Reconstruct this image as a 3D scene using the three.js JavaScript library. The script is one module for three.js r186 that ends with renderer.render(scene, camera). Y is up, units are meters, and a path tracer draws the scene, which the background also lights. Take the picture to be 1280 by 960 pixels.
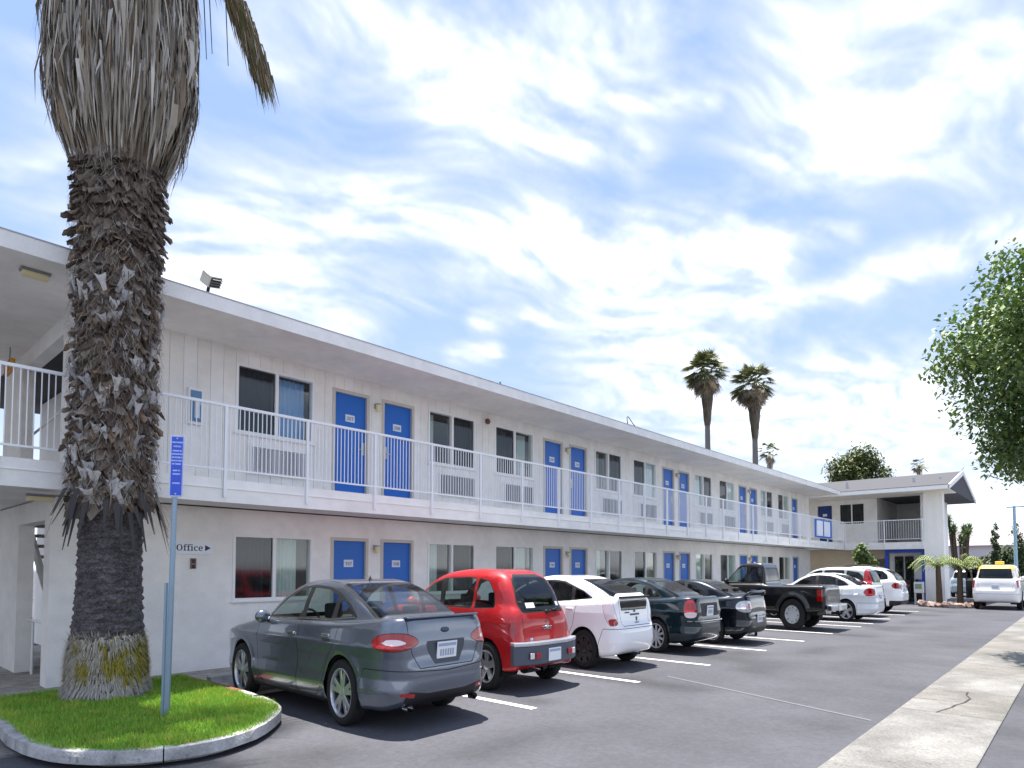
import * as THREE from 'three';
import { mergeGeometries, toCreasedNormals } from 'three/addons/utils/BufferGeometryUtils.js';
import { RoundedBoxGeometry } from 'three/addons/geometries/RoundedBoxGeometry.js';
import { createNoise2D, createNoise3D } from 'simplex-noise';

// ---------- camera, sky, sun, exposure ----------
const scene = new THREE.Scene();
const camera = new THREE.PerspectiveCamera(61.93, 4 / 3, 0.1, 3000);
camera.position.set(0, 1.6, 0);
{
  const th = THREE.MathUtils.degToRad(42), p = THREE.MathUtils.degToRad(2.5);
  camera.lookAt(Math.cos(th) * Math.cos(p), 1.6 + Math.sin(p), -Math.sin(th) * Math.cos(p));
  camera.setViewOffset(1280, 960, 0, -196, 1280, 960);
}
const renderer = new THREE.WebGLRenderer({ antialias: true });
renderer.toneMapping = THREE.LinearToneMapping;
renderer.toneMappingExposure = 3.4;
renderer.shadowMap.enabled = true;
const EXPO = 2.8;

function rng(seed) { let a = seed >>> 0; return () => { a |= 0; a = a + 0x6D2B79F5 | 0; let t = Math.imul(a ^ a >>> 15, 1 | a); t = t + Math.imul(t ^ t >>> 7, 61 | t) ^ t; return ((t ^ t >>> 14) >>> 0) / 4294967296; }; }
const n2 = createNoise2D(rng(11)), n3 = createNoise3D(rng(12));
const clamp = THREE.MathUtils.clamp, lerp = THREE.MathUtils.lerp, sstep = THREE.MathUtils.smoothstep;
function fbm2(x, y, o = 5, g = 0.5) { let s = 0, a = 1, t = 0; for (let i = 0; i < o; i++) { s += a * n2(x, y); t += a; a *= g; x = x * 2.03 + 7.1; y = y * 2.03 - 3.7; } return s / t; }

{ // sky: pale blue air with thin streaked cirrus; streaks given by direction (azimuth, elevation in degrees)
  const W = 2048, H = 1024, data = new Float32Array(W * H * 4);
  const S = [[-59.3, 40.5, -45, 38.7, 3, .75], [-47.9, 39.9, -30.3, 39.5, 3, .7], [-47.9, 35.7, -36.1, 34.7, 2, .8], [-37.6, 37.7, -24.1, 35.7, .8, .8], [-31.8, 33.9, -30.4, 33.2, 1.2, .7],
    [-71.3, 22.9, -63.6, 24.9, 4.1, 1], [-65.5, 27.3, -50.7, 30.2, 1.7, .85], [-53.6, 29.5, -37.6, 28.2, 1.9, .85], [-42, 26.5, -19.8, 24.2, 1.7, 1], [-37.6, 27.6, -23.6, 27, 1.6, .7], [-68.9, 19.4, -57.6, 19.6, 2.4, .7],
    [-17, 37.4, -2.4, 33, 3.6, .8], [-18.3, 34.4, -11.4, 31.8, 2.9, .9], [-11.4, 29.9, -2.6, 27.3, 2.1, .65], [-17.2, 30.3, -11.4, 28.7, 1.2, .55], [-12.7, 21.8, -2.7, 22.8, 1, 1], [-21.8, 21.2, -12.2, 21.8, .8, .8],
    [-21.7, 26.8, -13.8, 25.2, .8, .7], [-34, 22, -25, 20.7, 3.4, .7], [-30.5, 17.3, -26.4, 16.4, 3.9, .95], [-44.9, 21.4, -39.1, 21.8, .8, .8], [-47.1, 18.3, -43.8, 18.9, .7, .9], [-53.5, 23, -44.9, 25.9, 1.8, .5],
    [-21.3, 12, -6.8, 10, 3.1, 1], [-15.2, 15.2, -7.7, 13, 1.7, .8], [-80.5, 26.2, -78.7, 27, 1, .5], [-65.8, 37.6, -57.9, 39.9, 1.3, .4], [-78.8, 32.3, -78.2, 28.8, 1.7, .4], [-63.2, 37, -58.6, 37.6, .8, .5]];
  for (let j = 0; j < H; j++) {
    const el = (j + 0.5) / H * 180 - 90;
    for (let i = 0; i < W; i++) {
      const az = ((i + 0.5) / W * 360 - 180);                 // equirectangular: u = atan2(z, x) / 2 pi + 0.5
      const k = (j * W + i) * 4, e = Math.max(el, 0) / 90;
      if (el < -1) { data[k] = .5 / EXPO; data[k + 1] = .52 / EXPO; data[k + 2] = .55 / EXPO; data[k + 3] = 1; continue; }
      const t = Math.pow(1 - e, 3.2);
      let r = lerp(.285, .60, t), g = lerp(.45, .76, t), b = lerp(.86, .98, t);
      const er = el * Math.PI / 180, ar = az * Math.PI / 180, cy = Math.max(Math.sin(er), 0) + 0.10;
      const px = Math.cos(er) * Math.cos(ar) / cy, pz = Math.cos(er) * Math.sin(ar) / cy;
      const wx = px + 0.16 * fbm2(px * .8, pz * .8, 3), wz = pz + 0.16 * fbm2(px * .8 + 9, pz * .8 - 4, 3);
      const fine = fbm2(wx * 2.2 + wz * .8, wz * 5.2 - wx * 1.4, 7, .6), big = fbm2(wx * .7 + 3, wz * 1.1 - 8, 4);
      let cov = 0;
      const c1 = Math.cos(er);
      for (const s of S) {                                     // distance to each streak, in degrees on the sphere
        const ax = (az - s[0]) * c1, ay = el - s[1], bx = (s[2] - s[0]) * c1, by = s[3] - s[1];
        const h = clamp((ax * bx + ay * by) / (bx * bx + by * by + 1e-6), 0, 1), dx = ax - bx * h, dy = ay - by * h; if (dx * dx + dy * dy > 16 * s[4] * s[4]) continue;
        const q = Math.exp(-(dx * dx + dy * dy) / (s[4] * s[4] * 2.4));
        cov = Math.max(cov, q * s[5]) + 0.25 * Math.min(cov, q * s[5]);
      }
      const away = sstep(Math.hypot((az + 42) * 0.8, (el - 22) * 1.0), 38, 56);
      const gen = clamp(0.52 + big * 0.9, 0, 1);
      cov = lerp(cov, gen, away);
      const wisp = fbm2(wx * 6 + wz * 3, wz * 12 - wx * 5, 5, .6);
      const dens = clamp(cov * .53 + (fine * .9 + wisp * .16) * (.03 + .62 * cov) - .05, 0, 2); let d = 1 - Math.exp(-1.7 * Math.pow(dens, 1.1));
      d = 1 - (1 - d) * (1 - (0.02 + 0.07 * sstep(fine + wisp * .4 + big * .6, -.4, .9)));
      d = Math.max(d, (1 - sstep(el, 0, 15)) * 0.78);
      const cl = 1.0, glare = 1 + 4.4 * Math.pow(d, 5);            // thick parts of the veil are far brighter than the film can hold
      r = lerp(r, cl, d) * glare; g = lerp(g, cl, d) * glare; b = lerp(b, cl * 1.02, d) * glare;
      data[k] = r / EXPO; data[k + 1] = g / EXPO; data[k + 2] = b / EXPO; data[k + 3] = 1;
    }
  }
  const tex = new THREE.DataTexture(data, W, H, THREE.RGBAFormat, THREE.FloatType);
  tex.mapping = THREE.EquirectangularReflectionMapping; tex.magFilter = tex.minFilter = THREE.LinearFilter; tex.wrapS = THREE.RepeatWrapping; tex.needsUpdate = true;
  scene.background = tex; scene.environment = tex;
}
const sun = new THREE.DirectionalLight(0xfff8ee, 3.3);
sun.position.set(8 + 6, 60, -8 - 11); sun.target.position.set(8, 0, -8);
sun.castShadow = true; sun.shadow.mapSize.set(2048, 2048); sun.shadow.bias = -0.0005;
Object.assign(sun.shadow.camera, { left: -45, right: 45, top: 45, bottom: -45, near: 1, far: 150 });
scene.add(sun, sun.target);

// ---------- helpers ----------
const used = {};
function numbered(n) { const k = used[n] = (used[n] ?? -1) + 1; return k ? n + '_' + String(k).padStart(3, '0') : n; }
function tag(o, label, category, group, kind) { if (label) o.userData.label = label; if (category) o.userData.category = category; if (group) o.userData.group = group; if (kind) o.userData.kind = kind; return o; }
function thing(name, x, y, z, label, category, group) { const g = new THREE.Group(); g.name = numbered(name); g.position.set(x, y, z); scene.add(g); return tag(g, label, category, group); }
function struct(name, geo, mat) { const m = mesh(geo, mat); m.name = numbered(name); m.userData.kind = 'structure'; scene.add(m); return m; }
function mesh(geo, mat) { const m = new THREE.Mesh(geo, mat); m.castShadow = m.receiveShadow = true; return m; }
function add(parent, name, geo, mat, x = 0, y = 0, z = 0, rx = 0, ry = 0, rz = 0) { const m = mesh(geo, mat); m.name = name; m.position.set(x, y, z); m.rotation.set(rx, ry, rz); parent.add(m); return m; }
function sub(parent, name, x = 0, y = 0, z = 0) { const g = new THREE.Group(); g.name = name; g.position.set(x, y, z); parent.add(g); return g; }
const boxCache = {};
function bx(w, h, d, r = 0) { const k = [w, h, d, r].map(v => v.toFixed(4)).join(); return boxCache[k] ??= r ? new RoundedBoxGeometry(w, h, d, 2, r) : new THREE.BoxGeometry(w, h, d); }
function bxAt(x0, x1, y0, y1, z0, z1) { return new THREE.BoxGeometry(x1 - x0, y1 - y0, z1 - z0).translate((x0 + x1) / 2, (y0 + y1) / 2, (z0 + z1) / 2); }
function boxUV(g) { // uv in metres from position, by the dominant normal
  const p = g.attributes.position, n = g.attributes.normal, uv = new Float32Array(p.count * 2);
  for (let i = 0; i < p.count; i++) { const ax = Math.abs(n.getX(i)), ay = Math.abs(n.getY(i)), az = Math.abs(n.getZ(i)); const [u, v] = ay > ax && ay > az ? [p.getX(i), p.getZ(i)] : ax > az ? [p.getZ(i), p.getY(i)] : [p.getX(i), p.getY(i)]; uv[2 * i] = u; uv[2 * i + 1] = v; }
  g.setAttribute('uv', new THREE.BufferAttribute(uv, 2)); return g;
}
function merge(list) { return mergeGeometries(list.map(g => { g = g.index ? g.toNonIndexed() : g; for (const k of Object.keys(g.attributes)) if (!['position', 'normal', 'uv'].includes(k)) g.deleteAttribute(k); if (!g.attributes.uv) g.setAttribute('uv', new THREE.BufferAttribute(new Float32Array(g.attributes.position.count * 2), 2)); return g; })); }
function bar(a, b, r, seg = 6) { const A = new THREE.Vector3(...a), B = new THREE.Vector3(...b), d = B.clone().sub(A), g = new THREE.CylinderGeometry(r, r, d.length(), seg); g.applyQuaternion(new THREE.Quaternion().setFromUnitVectors(new THREE.Vector3(0, 1, 0), d.normalize())); g.translate((A.x + B.x) / 2, (A.y + B.y) / 2, (A.z + B.z) / 2); return g; }
function tube(pts, r, seg = 16, rs = 6) { return new THREE.TubeGeometry(new THREE.CatmullRomCurve3(pts.map(p => new THREE.Vector3(...p))), seg, r, rs); }
function noiseTex(size, metres, fn, srgb = true) { // fn(u, v in 0..1, tileable noise t(fx, fy, seed)) -> [r, g, b] 0..255 sRGB
  const d = new Uint8Array(size * size * 4), TAU = Math.PI * 2;
  const lat = [];
  const vn = (u, v, f, s) => { // tileable value noise, f cells per tile
    let L = lat[s]; if (!L) { const r = rng(f * 131 + s * 7919 + 5); L = new Float32Array(f * f); for (let i = 0; i < f * f; i++) L[i] = r(); lat[s] = L; }
    const x = u * f, y = v * f, x0 = Math.floor(x), y0 = Math.floor(y); let fx = x - x0, fy = y - y0; fx = fx * fx * (3 - 2 * fx); fy = fy * fy * (3 - 2 * fy);
    const xa = x0 % f, xb = (x0 + 1) % f, ya = y0 % f * f, yb = (y0 + 1) % f * f, p = L[ya + xa], q = L[yb + xa];
    const a = p + (L[ya + xb] - p) * fx, b = q + (L[yb + xb] - q) * fx; return a + (b - a) * fy;
  };
  for (let j = 0; j < size; j++) for (let i = 0; i < size; i++) { const c = fn(i / size, j / size, vn), k = (j * size + i) * 4; d[k] = clamp(c[0], 0, 255); d[k + 1] = clamp(c[1], 0, 255); d[k + 2] = clamp(c[2], 0, 255); d[k + 3] = 255; }
  const t = new THREE.DataTexture(d, size, size); t.wrapS = t.wrapT = THREE.RepeatWrapping; t.magFilter = THREE.LinearFilter; t.minFilter = THREE.LinearMipmapLinearFilter; t.generateMipmaps = true;
  if (srgb) t.colorSpace = THREE.SRGBColorSpace; t.repeat.set(1 / metres, 1 / metres); t.needsUpdate = true; return t;
}
function canvasTex(w, h, draw) { const c = document.createElement('canvas'); c.width = w; c.height = h; draw(c.getContext('2d')); const t = new THREE.CanvasTexture(c); t.colorSpace = THREE.SRGBColorSpace; return t; }
const std = (color, roughness = 0.8, extra = {}) => new THREE.MeshStandardMaterial({ color, roughness, ...extra });
const phys = (color, roughness, extra = {}) => new THREE.MeshPhysicalMaterial({ color, roughness, ...extra });
function colorGeo(g, c) { const n = g.attributes.position.count, a = new Float32Array(n * 3); for (let i = 0; i < n; i++) { a[3 * i] = c[0]; a[3 * i + 1] = c[1]; a[3 * i + 2] = c[2]; } g.setAttribute('color', new THREE.BufferAttribute(a, 3)); return g; }
class Cards { // collects triangles with vertex colours
  constructor() { this.p = []; this.c = []; }
  tri(a, b, c, col) { this.p.push(...a, ...b, ...c); for (let i = 0; i < 3; i++) this.c.push(...col); }
  quad(a, b, c, d, col) { this.tri(a, b, c, col); this.tri(a, c, d, col); }
  geo() { const g = new THREE.BufferGeometry(); g.setAttribute('position', new THREE.Float32BufferAttribute(this.p, 3)); g.setAttribute('color', new THREE.Float32BufferAttribute(this.c, 3)); g.computeVertexNormals(); return g; }
}
const V = (x, y, z) => new THREE.Vector3(x, y, z);

// ---------- materials ----------
const asphaltTex = noiseTex(1024, 9, (u, v, n) => {
  const big = n(u, v, 5, 1) * .5 + n(u, v, 13, 2) * .3 + n(u, v, 29, 3) * .2, f = n(u, v, 170, 4) * .4 + n(u, v, 420, 5) * .6;
  const st = Math.pow(n(u, v, 9, 8), 6) * 26; const b = 75 + (big - .5) * 24 + (f - .5) * 14 - st;
  return [b, b * 1.01, b * 1.095];
});
const asphaltBump = noiseTex(1024, 3, (u, v, n) => { const b = (n(u, v, 300, 1) * .6 + n(u, v, 130, 2) * .4) * 255; return [b, b, b]; }, false);
const concTex = noiseTex(1024, 4, (u, v, n) => { const big = n(u, v, 4, 11) * .4 + n(u, v, 11, 12) * .35 + n(u, v, 31, 13) * .25, f = n(u, v, 300, 14); const sp = n(u, v, 120, 15) > .93 ? -22 : 0; const b = 122 + (big - .5) * 66 + (f - .5) * 26 + sp; return [b, b * .99, b * .965]; });
const wallTex = noiseTex(512, 3, (u, v, n) => { const b = 245 + (n(u, v, 6, 21) - .5) * 12 + (n(u, v, 23, 22) - .5) * 9 + (n(u, v, 160, 23) - .5) * 6; return [b, b * .99, b * .972]; });
const kerbTex = noiseTex(512, 2, (u, v, n) => { const b = 168 + (n(u, v, 5, 41) - .5) * 50 + (n(u, v, 19, 42) - .5) * 40 + (n(u, v, 150, 43) - .5) * 24 - (n(u, v, 60, 44) > .9 ? 24 : 0); return [b, b * .99, b * .975]; });
const stuccoBump = noiseTex(512, .9, (u, v, n) => { const b = (n(u, v, 90, 1) * .6 + n(u, v, 40, 2) * .4) * 255; return [b, b, b]; }, false);
const M = {
  asphalt: std(0xffffff, .92, { map: asphaltTex, bumpMap: asphaltBump, bumpScale: .002, vertexColors: true }),
  concrete: std(0xffffff, .9, { map: concTex, bumpMap: stuccoBump, bumpScale: .003 }),
  walk: std(0xf4efe8, .9, { map: kerbTex, bumpMap: stuccoBump, bumpScale: .002 }),
  kerb: std(0xeceef2, .9, { map: kerbTex, bumpMap: stuccoBump, bumpScale: .004 }),
  redKerb: std(0xb86a60, .85, { map: kerbTex, bumpMap: stuccoBump, bumpScale: .004 }),
  stucco: std(0xffffff, .85, { map: wallTex, bumpMap: stuccoBump, bumpScale: .003 }),
  siding: std(0xffffff, .7, { map: wallTex }),
  siding2: std(0xfaf9f7, .7, { map: wallTex }),
  siding3: std(0xfcfbf8, .72, { map: wallTex }),
  curtainBlue: std(0x8fb8ea, .9, { side: THREE.DoubleSide }), curtainTeal: std(0x5f87a2, .9, { side: THREE.DoubleSide }), curtainTan: std(0xb9ae9c, .9, { side: THREE.DoubleSide }),
  white: std(0xeeeeec, .45), trim: std(0xf4f4f2, .5), rail: std(0xf2f3f5, .4), slabm: std(0xfcfcfc, .6, { map: wallTex }),
  soffit: std(0xfaf8f5, .8, { map: wallTex, bumpMap: stuccoBump, bumpScale: .002 }),
  dark: std(0x26262a, .7), black: std(0x0c0c0d, .6), drip: std(0xb4b4ba, .6), grey: std(0x8c8f94, .5), metal: std(0xb7babf, .35, { metalness: .8 }), galv: std(0x8ea3b4, .45, { metalness: .35 }), chrome: std(0xd8dade, .12, { metalness: 1 }),
  doorBlue: std(0x1a69c6, .42), doorFrame: std(0xcfc8bd, .6), shingle: std(0x525256, .95),
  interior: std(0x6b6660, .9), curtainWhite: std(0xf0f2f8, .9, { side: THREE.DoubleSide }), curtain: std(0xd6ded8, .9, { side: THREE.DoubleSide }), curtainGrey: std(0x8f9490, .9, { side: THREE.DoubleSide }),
  glass: phys(0xf2f7f6, .03, { transmission: 1, thickness: 0, ior: 1.5 }), screen: phys(0xb4babd, .08, { transmission: 1, thickness: 0, ior: 1.5 }),
  paintLine: std(0xdedddb, .8), fadedLine: std(0x68696f, .9),
  lampGlass: std(0xe8dcae, .4),
};
// ---------- ground, drive, kerbs ----------
{
  const xs = [-400, -120, -40], zs = [-400, -120, -40];
  for (let x = -12; x <= 46; x += .8) xs.push(x); xs.push(60, 90, 140, 260, 420);
  for (let z = -12; z <= 6; z += .8) zs.push(z); zs.push(12, 25, 60, 140, 400);
  const p = [], c = [], uv = [], id = [];
  for (const z of zs) for (const x of xs) {
    p.push(x, 0, z); uv.push(x, z);
    let k = 1 + .16 * fbm2(x * .22, z * .35, 3) + .05 * fbm2(x * 1.1, z * 1.1, 2);
    c.push(k, k, k);
  }
  const nx = xs.length; for (let j = 0; j < zs.length - 1; j++) for (let i = 0; i < nx - 1; i++) { const a = j * nx + i; id.push(a, a + nx, a + 1, a + 1, a + nx, a + nx + 1); }
  const g = new THREE.BufferGeometry(); g.setAttribute('position', new THREE.Float32BufferAttribute(p, 3)); g.setAttribute('color', new THREE.Float32BufferAttribute(c, 3)); g.setAttribute('uv', new THREE.Float32BufferAttribute(uv, 2)); g.setIndex(id); g.computeVertexNormals();
  struct('asphalt_ground', g, M.asphalt);
}
{ // concrete drainage strip: slabs with open joints, one of them cracked into pieces
  const grp = new THREE.Group(); grp.name = 'concrete_gutter'; grp.userData.kind = 'structure'; scene.add(grp);
  const R = rng(4), z0 = -1.65, z1 = -.72;
  const slabs = []; let x = -4; for (const e of [-1, 2.2, 5.35, 8.45, 10.1, 13.2, 14.2]) { slabs.push([x, e]); x = e; } while (x < 60) { const L = 3.1 + R() * .25; slabs.push([x, x + L]); x += L; }
  function piece(pts) {
    const s = new THREE.Shape(pts.map(q => new THREE.Vector2(q[0], -q[1])));
    const g = new THREE.ExtrudeGeometry(s, { depth: .02, bevelEnabled: true, bevelSize: .006, bevelThickness: .004, bevelSegments: 1, steps: 1 });
    g.rotateX(-Math.PI / 2).translate(0, -.008, 0); return g;
  }
  const mats = [M.concrete, std(0xf6f4f0, .9, { map: concTex, bumpMap: stuccoBump, bumpScale: .003 }), std(0xf0eeeb, .9, { map: concTex, bumpMap: stuccoBump, bumpScale: .003 })];
  slabs.forEach(([a, b], i) => {
    const g = .017;
    if (i % 4 === 1) { // cracked slab
      const m = a + (b - a) * .55, jag = [[m - .25, z0], [m - .1, z0 + .2], [m + .06, z0 + .3], [m + .02, z0 + .48], [m + .22, z0 + .62], [m + .18, z1]];
      const off = jag.map(q => [q[0] + .03, q[1]]);
      add(grp, 'slab', piece([[a + g, z0], ...jag, [a + g, z1]]), mats[0]); add(grp, 'slab', piece([...off, [b - g, z1], [b - g, z0]]), mats[1]);
    } else if (a === 8.45) { // the worst slab: a ragged crack runs lengthwise and branches
      const k = [[8.46, -1.3], [8.62, -1.27], [8.87, -1.21], [9.05, -1.2], [9.27, -1.14], [9.6, -1.12], [9.86, -1.19], [10.09, -1.2]], up = k.map(q => [q[0], q[1] - .017]), dn = k.map(q => [q[0], q[1] + .017]);
      add(grp, 'slab', piece([[a + g, z0], [9.2, z0], [9.22, -1.42], ...up.slice(0, 5).reverse()]), mats[0]); add(grp, 'slab', piece([[9.235, z0], [b - g, z0], ...up.slice(4).reverse().map(q => [q[0] + .01, q[1]]), [9.255, -1.42]]), mats[2]); add(grp, 'slab', piece([...dn, [b - g, z1], [a + g, z1]]), mats[1]);
    } else add(grp, 'slab', piece([[a + g, z0], [b - g, z0], [b - g, z1], [a + g, z1]]), mats[i % 3]);
  });
  add(grp, 'joint_bed', bxAt(-4, 60, -.01, .006, z0 - .004, z1 + .004), std(0x3a3835, .95));
}
{ // stall lines and an old faded line
  const R = rng(8), xs = [3.42 + 2.24, 7.95, 10.12, 12.65, 14.85, 17.05, 19.6, 20.9, 23.2, 25.5, 27.9];
  xs[0] = 5.66;
  for (const x of xs) {
    const z1 = -4.76 + R() * .06, z0 = -8.6, w = .055, pts = []; const s = new THREE.Shape();
    const n = 40; for (let i = 0; i <= n; i++) pts.push([x - w + (R() - .5) * .008, lerp(z0, z1, i / n)]); for (let i = n; i >= 0; i--) pts.push([x + w + (R() - .5) * .008, lerp(z0, z1, i / n)]);
    pts.forEach((q, i) => i ? s.lineTo(q[0], -q[1]) : s.moveTo(q[0], -q[1]));
    for (let k = 0; k < 46; k++) { const cx = x + (R() - .5) * .085, cz = lerp(-7.2, z1 - .05, R()), r = .004 + R() * .011, h = new THREE.Path(); for (let a = 0; a < 5; a++) { const q = r * (.6 + R() * .7), u = cx + Math.cos(a * 1.2566) * q, w2 = cz + Math.sin(a * 1.2566) * q * 1.8; a ? h.lineTo(clamp(u, x - .046, x + .046), -w2) : h.moveTo(clamp(u, x - .046, x + .046), -w2); } if (k % 3 === 0 || true) { const ok = !s.holes.some(o => o.c && Math.hypot(o.c[0] - cx, (o.c[1] - cz)) < .05); if (ok) { h.c = [cx, cz]; s.holes.push(h); } } }
    struct('parking_line', new THREE.ShapeGeometry(s).rotateX(-Math.PI / 2).translate(0, .005, 0), M.paintLine);
  }
  const a = [8.68, -4.7], b = [7.6, -1.75], d = [.03, .011];
  const s = new THREE.Shape(); s.moveTo(a[0] - d[0], -a[1] - d[1]); s.lineTo(b[0] - d[0], -b[1] - d[1]); s.lineTo(b[0] + d[0], -b[1] + d[1]); s.lineTo(a[0] + d[0], -a[1] + d[1]);
  struct('faded_line', new THREE.ShapeGeometry(s).rotateX(-Math.PI / 2).translate(0, .004, 0), M.fadedLine);
}
// walkway along the building, laid as slabs
{
  const grp = new THREE.Group(); grp.name = 'sidewalk'; grp.userData.kind = 'structure'; scene.add(grp);
  const R = rng(6);
  for (let x = 3.5; x < 33; x += 1.5) add(grp, 'slab', boxUV(bxAt(x + .006, x + 1.494, -.05, .035 + R() * .004, -10.2, -9.25)), M.walk);
  for (let x = -6.4; x < 3.3; x += 1.6) for (let z = -16; z < -9; z += 1.35) { const z1 = z + 1.35; add(grp, 'slab', boxUV(bxAt(x + .006, x + 1.594, -.05, .035 + R() * .005, z + .006, z1 - .006)), M.walk); }
  for (const [a, b] of [[-6.4, -4.8], [-4.8, -3.2], [-3.2, -1.6], [-1.6, 0], [0, 1.42]]) add(grp, 'slab', boxUV(bxAt(a + .006, b - .006, -.05, .03, -9.2, -6.85)), M.concrete);
}
// planted island: kerb in segments, lawn
const ISL = [[1.5, -9.2], [1.46, -8.5], [1.42, -7.7], [1.40, -6.95], [1.52, -6.3], [1.82, -5.86], [2.32, -5.66], [2.7, -5.76], [3.02, -6.02], [3.32, -6.42], [3.44, -6.95], [3.47, -7.6], [3.47, -8.4], [3.42, -9.2]];
{
  const curve = new THREE.CatmullRomCurve3(ISL.map(q => V(q[0], 0, q[1])), false, 'centripetal');
  const grp = new THREE.Group(); grp.name = 'kerb'; grp.userData.kind = 'structure'; scene.add(grp);
  const prof = [[0, -.06], [.004, .10], [.012, .132], [.03, .147], [.055, .151], [.115, .151], [.13, .145], [.135, .05]];
  function seg(t0, t1, hfn) {
    const n = 10, p = [], uv = [], id = []; let L = 0;
    for (let i = 0; i <= n; i++) {
      const t = lerp(t0, t1, i / n), c = curve.getPointAt(t), d = curve.getTangentAt(t), nx = d.z, nz = -d.x; // inward
      const sgn = 1; L = t * 9;
      for (const q of prof) { const y = q[1] > 0 ? q[1] * hfn(t) : q[1]; const wob = .004 * n2(c.x * 6 + q[0] * 20, c.z * 6); p.push(c.x - sgn * nx * (q[0] + wob), y + wob, c.z - sgn * nz * (q[0] + wob)); uv.push(L, q[0] + q[1]); }
    }
    const m = prof.length; for (let i = 0; i < n; i++) for (let j = 0; j < m - 1; j++) { const a = i * m + j; id.push(a, a + m, a + 1, a + 1, a + m, a + m + 1); }
    for (const e of [0, n]) for (let j = 1; j < m - 1; j++) id.push(e * m, e * m + j, e * m + j + 1);
    const g = new THREE.BufferGeometry(); g.setAttribute('position', new THREE.Float32BufferAttribute(p, 3)); g.setAttribute('uv', new THREE.Float32BufferAttribute(uv, 2)); g.setIndex(id); g.computeVertexNormals(); return toCreasedNormals(g, .9);
  }
  const cuts = [0, .11, .255, .29, .46, .64, .80, 1];
  for (let i = 0; i < cuts.length - 1; i++) { const e = .0006; const h = () => 1; add(grp, 'kerb_segment', seg(cuts[i] + e, cuts[i + 1] - e, h), i >= 6 ? M.redKerb : M.kerb); }
  // soil and lawn
  const pts = curve.getSpacedPoints(60), inner = pts.map((c, i) => { const d = curve.getTangentAt(i / 60); return new THREE.Vector2(c.x - d.z * .10, -(c.z + d.x * .10)); });
  const inside = new THREE.Shape(inner);
  const sg = new THREE.ShapeGeometry(inside).rotateX(-Math.PI / 2).translate(0, .128, 0);
  struct('lawn_soil', sg, std(0x35401c, .95));
  const poly = inner.map(q => [q.x, -q.y]);
  const inP = (x, z) => { let r = false; for (let i = 0, j = poly.length - 1; i < poly.length; j = i++) { const a = poly[i], b = poly[j]; if ((a[1] > z) !== (b[1] > z) && x < (b[0] - a[0]) * (z - a[1]) / (b[1] - a[1]) + a[0]) r = !r; } return r; };
  const blade = new THREE.BufferGeometry(); blade.setAttribute('position', new THREE.Float32BufferAttribute([-.004, 0, 0, .004, 0, 0, .003, .028, .004, -.003, .028, .004, 0, .055, .016], 3)); blade.setIndex([0, 1, 2, 0, 2, 3, 3, 2, 4]); blade.computeVertexNormals();
  const R = rng(21), N = 62000, im = new THREE.InstancedMesh(blade, new THREE.MeshPhysicalMaterial({ color: 0xffffff, roughness: .8, side: THREE.DoubleSide, transmission: .25, thickness: 0 }), N), o = new THREE.Object3D(), col = new THREE.Color();
  let k = 0; while (k < N) {
    const x = lerp(1.35, 3.5, R()), z = lerp(-9.2, -5.6, R()); if (!inP(x, z)) continue; if (Math.hypot(x - 2.42, z + 8.5) < .42) continue;
    const dn = fbm2(x * 2.2, z * 2.2, 3); if (R() > .72 + dn * .5) continue;
    o.position.set(x, .126 + .01 * n2(x * 2, z * 2), z); o.rotation.set((R() - .3) * 1.7, R() * 6.28, (R() - .5) * 1.2); const s = .75 + R() * .7; o.scale.set(1, s * (1 + dn * .25), 1); o.updateMatrix(); im.setMatrixAt(k, o.matrix);
    const v = .8 + R() * .45, yl = R() < .1 + .5 * sstep(dn, .15, .6) ? 1 : 0; col.setRGB((.27 + yl * .16 + .04 * dn) * v, (.48 + yl * .03) * v, (.045 + yl * .03) * v); im.setColorAt(k, col); k++;
  }
  im.name = 'grass'; im.userData = { kind: 'stuff', label: 'short bright green lawn grass around the palm foot', category: 'grass' }; im.castShadow = im.receiveShadow = true; scene.add(im);
}
{ // pale wheel stop at the head of the first stall
  const w = thing('wheel_stop', 4.43, 0, -8.95, 'pale concrete wheel stop ahead of the grey sedan', 'wheel stop');
  const s = new THREE.Shape([[-.09, 0], [.09, 0], [.06, .11], [-.06, .11]].map(q => new THREE.Vector2(...q)));
  add(w, 'block', new THREE.ExtrudeGeometry(s, { depth: 1.3, bevelEnabled: true, bevelSize: .01, bevelThickness: .01, bevelSegments: 2 }).rotateY(Math.PI / 2).translate(-.65, .012, 0), M.kerb);
}
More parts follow.
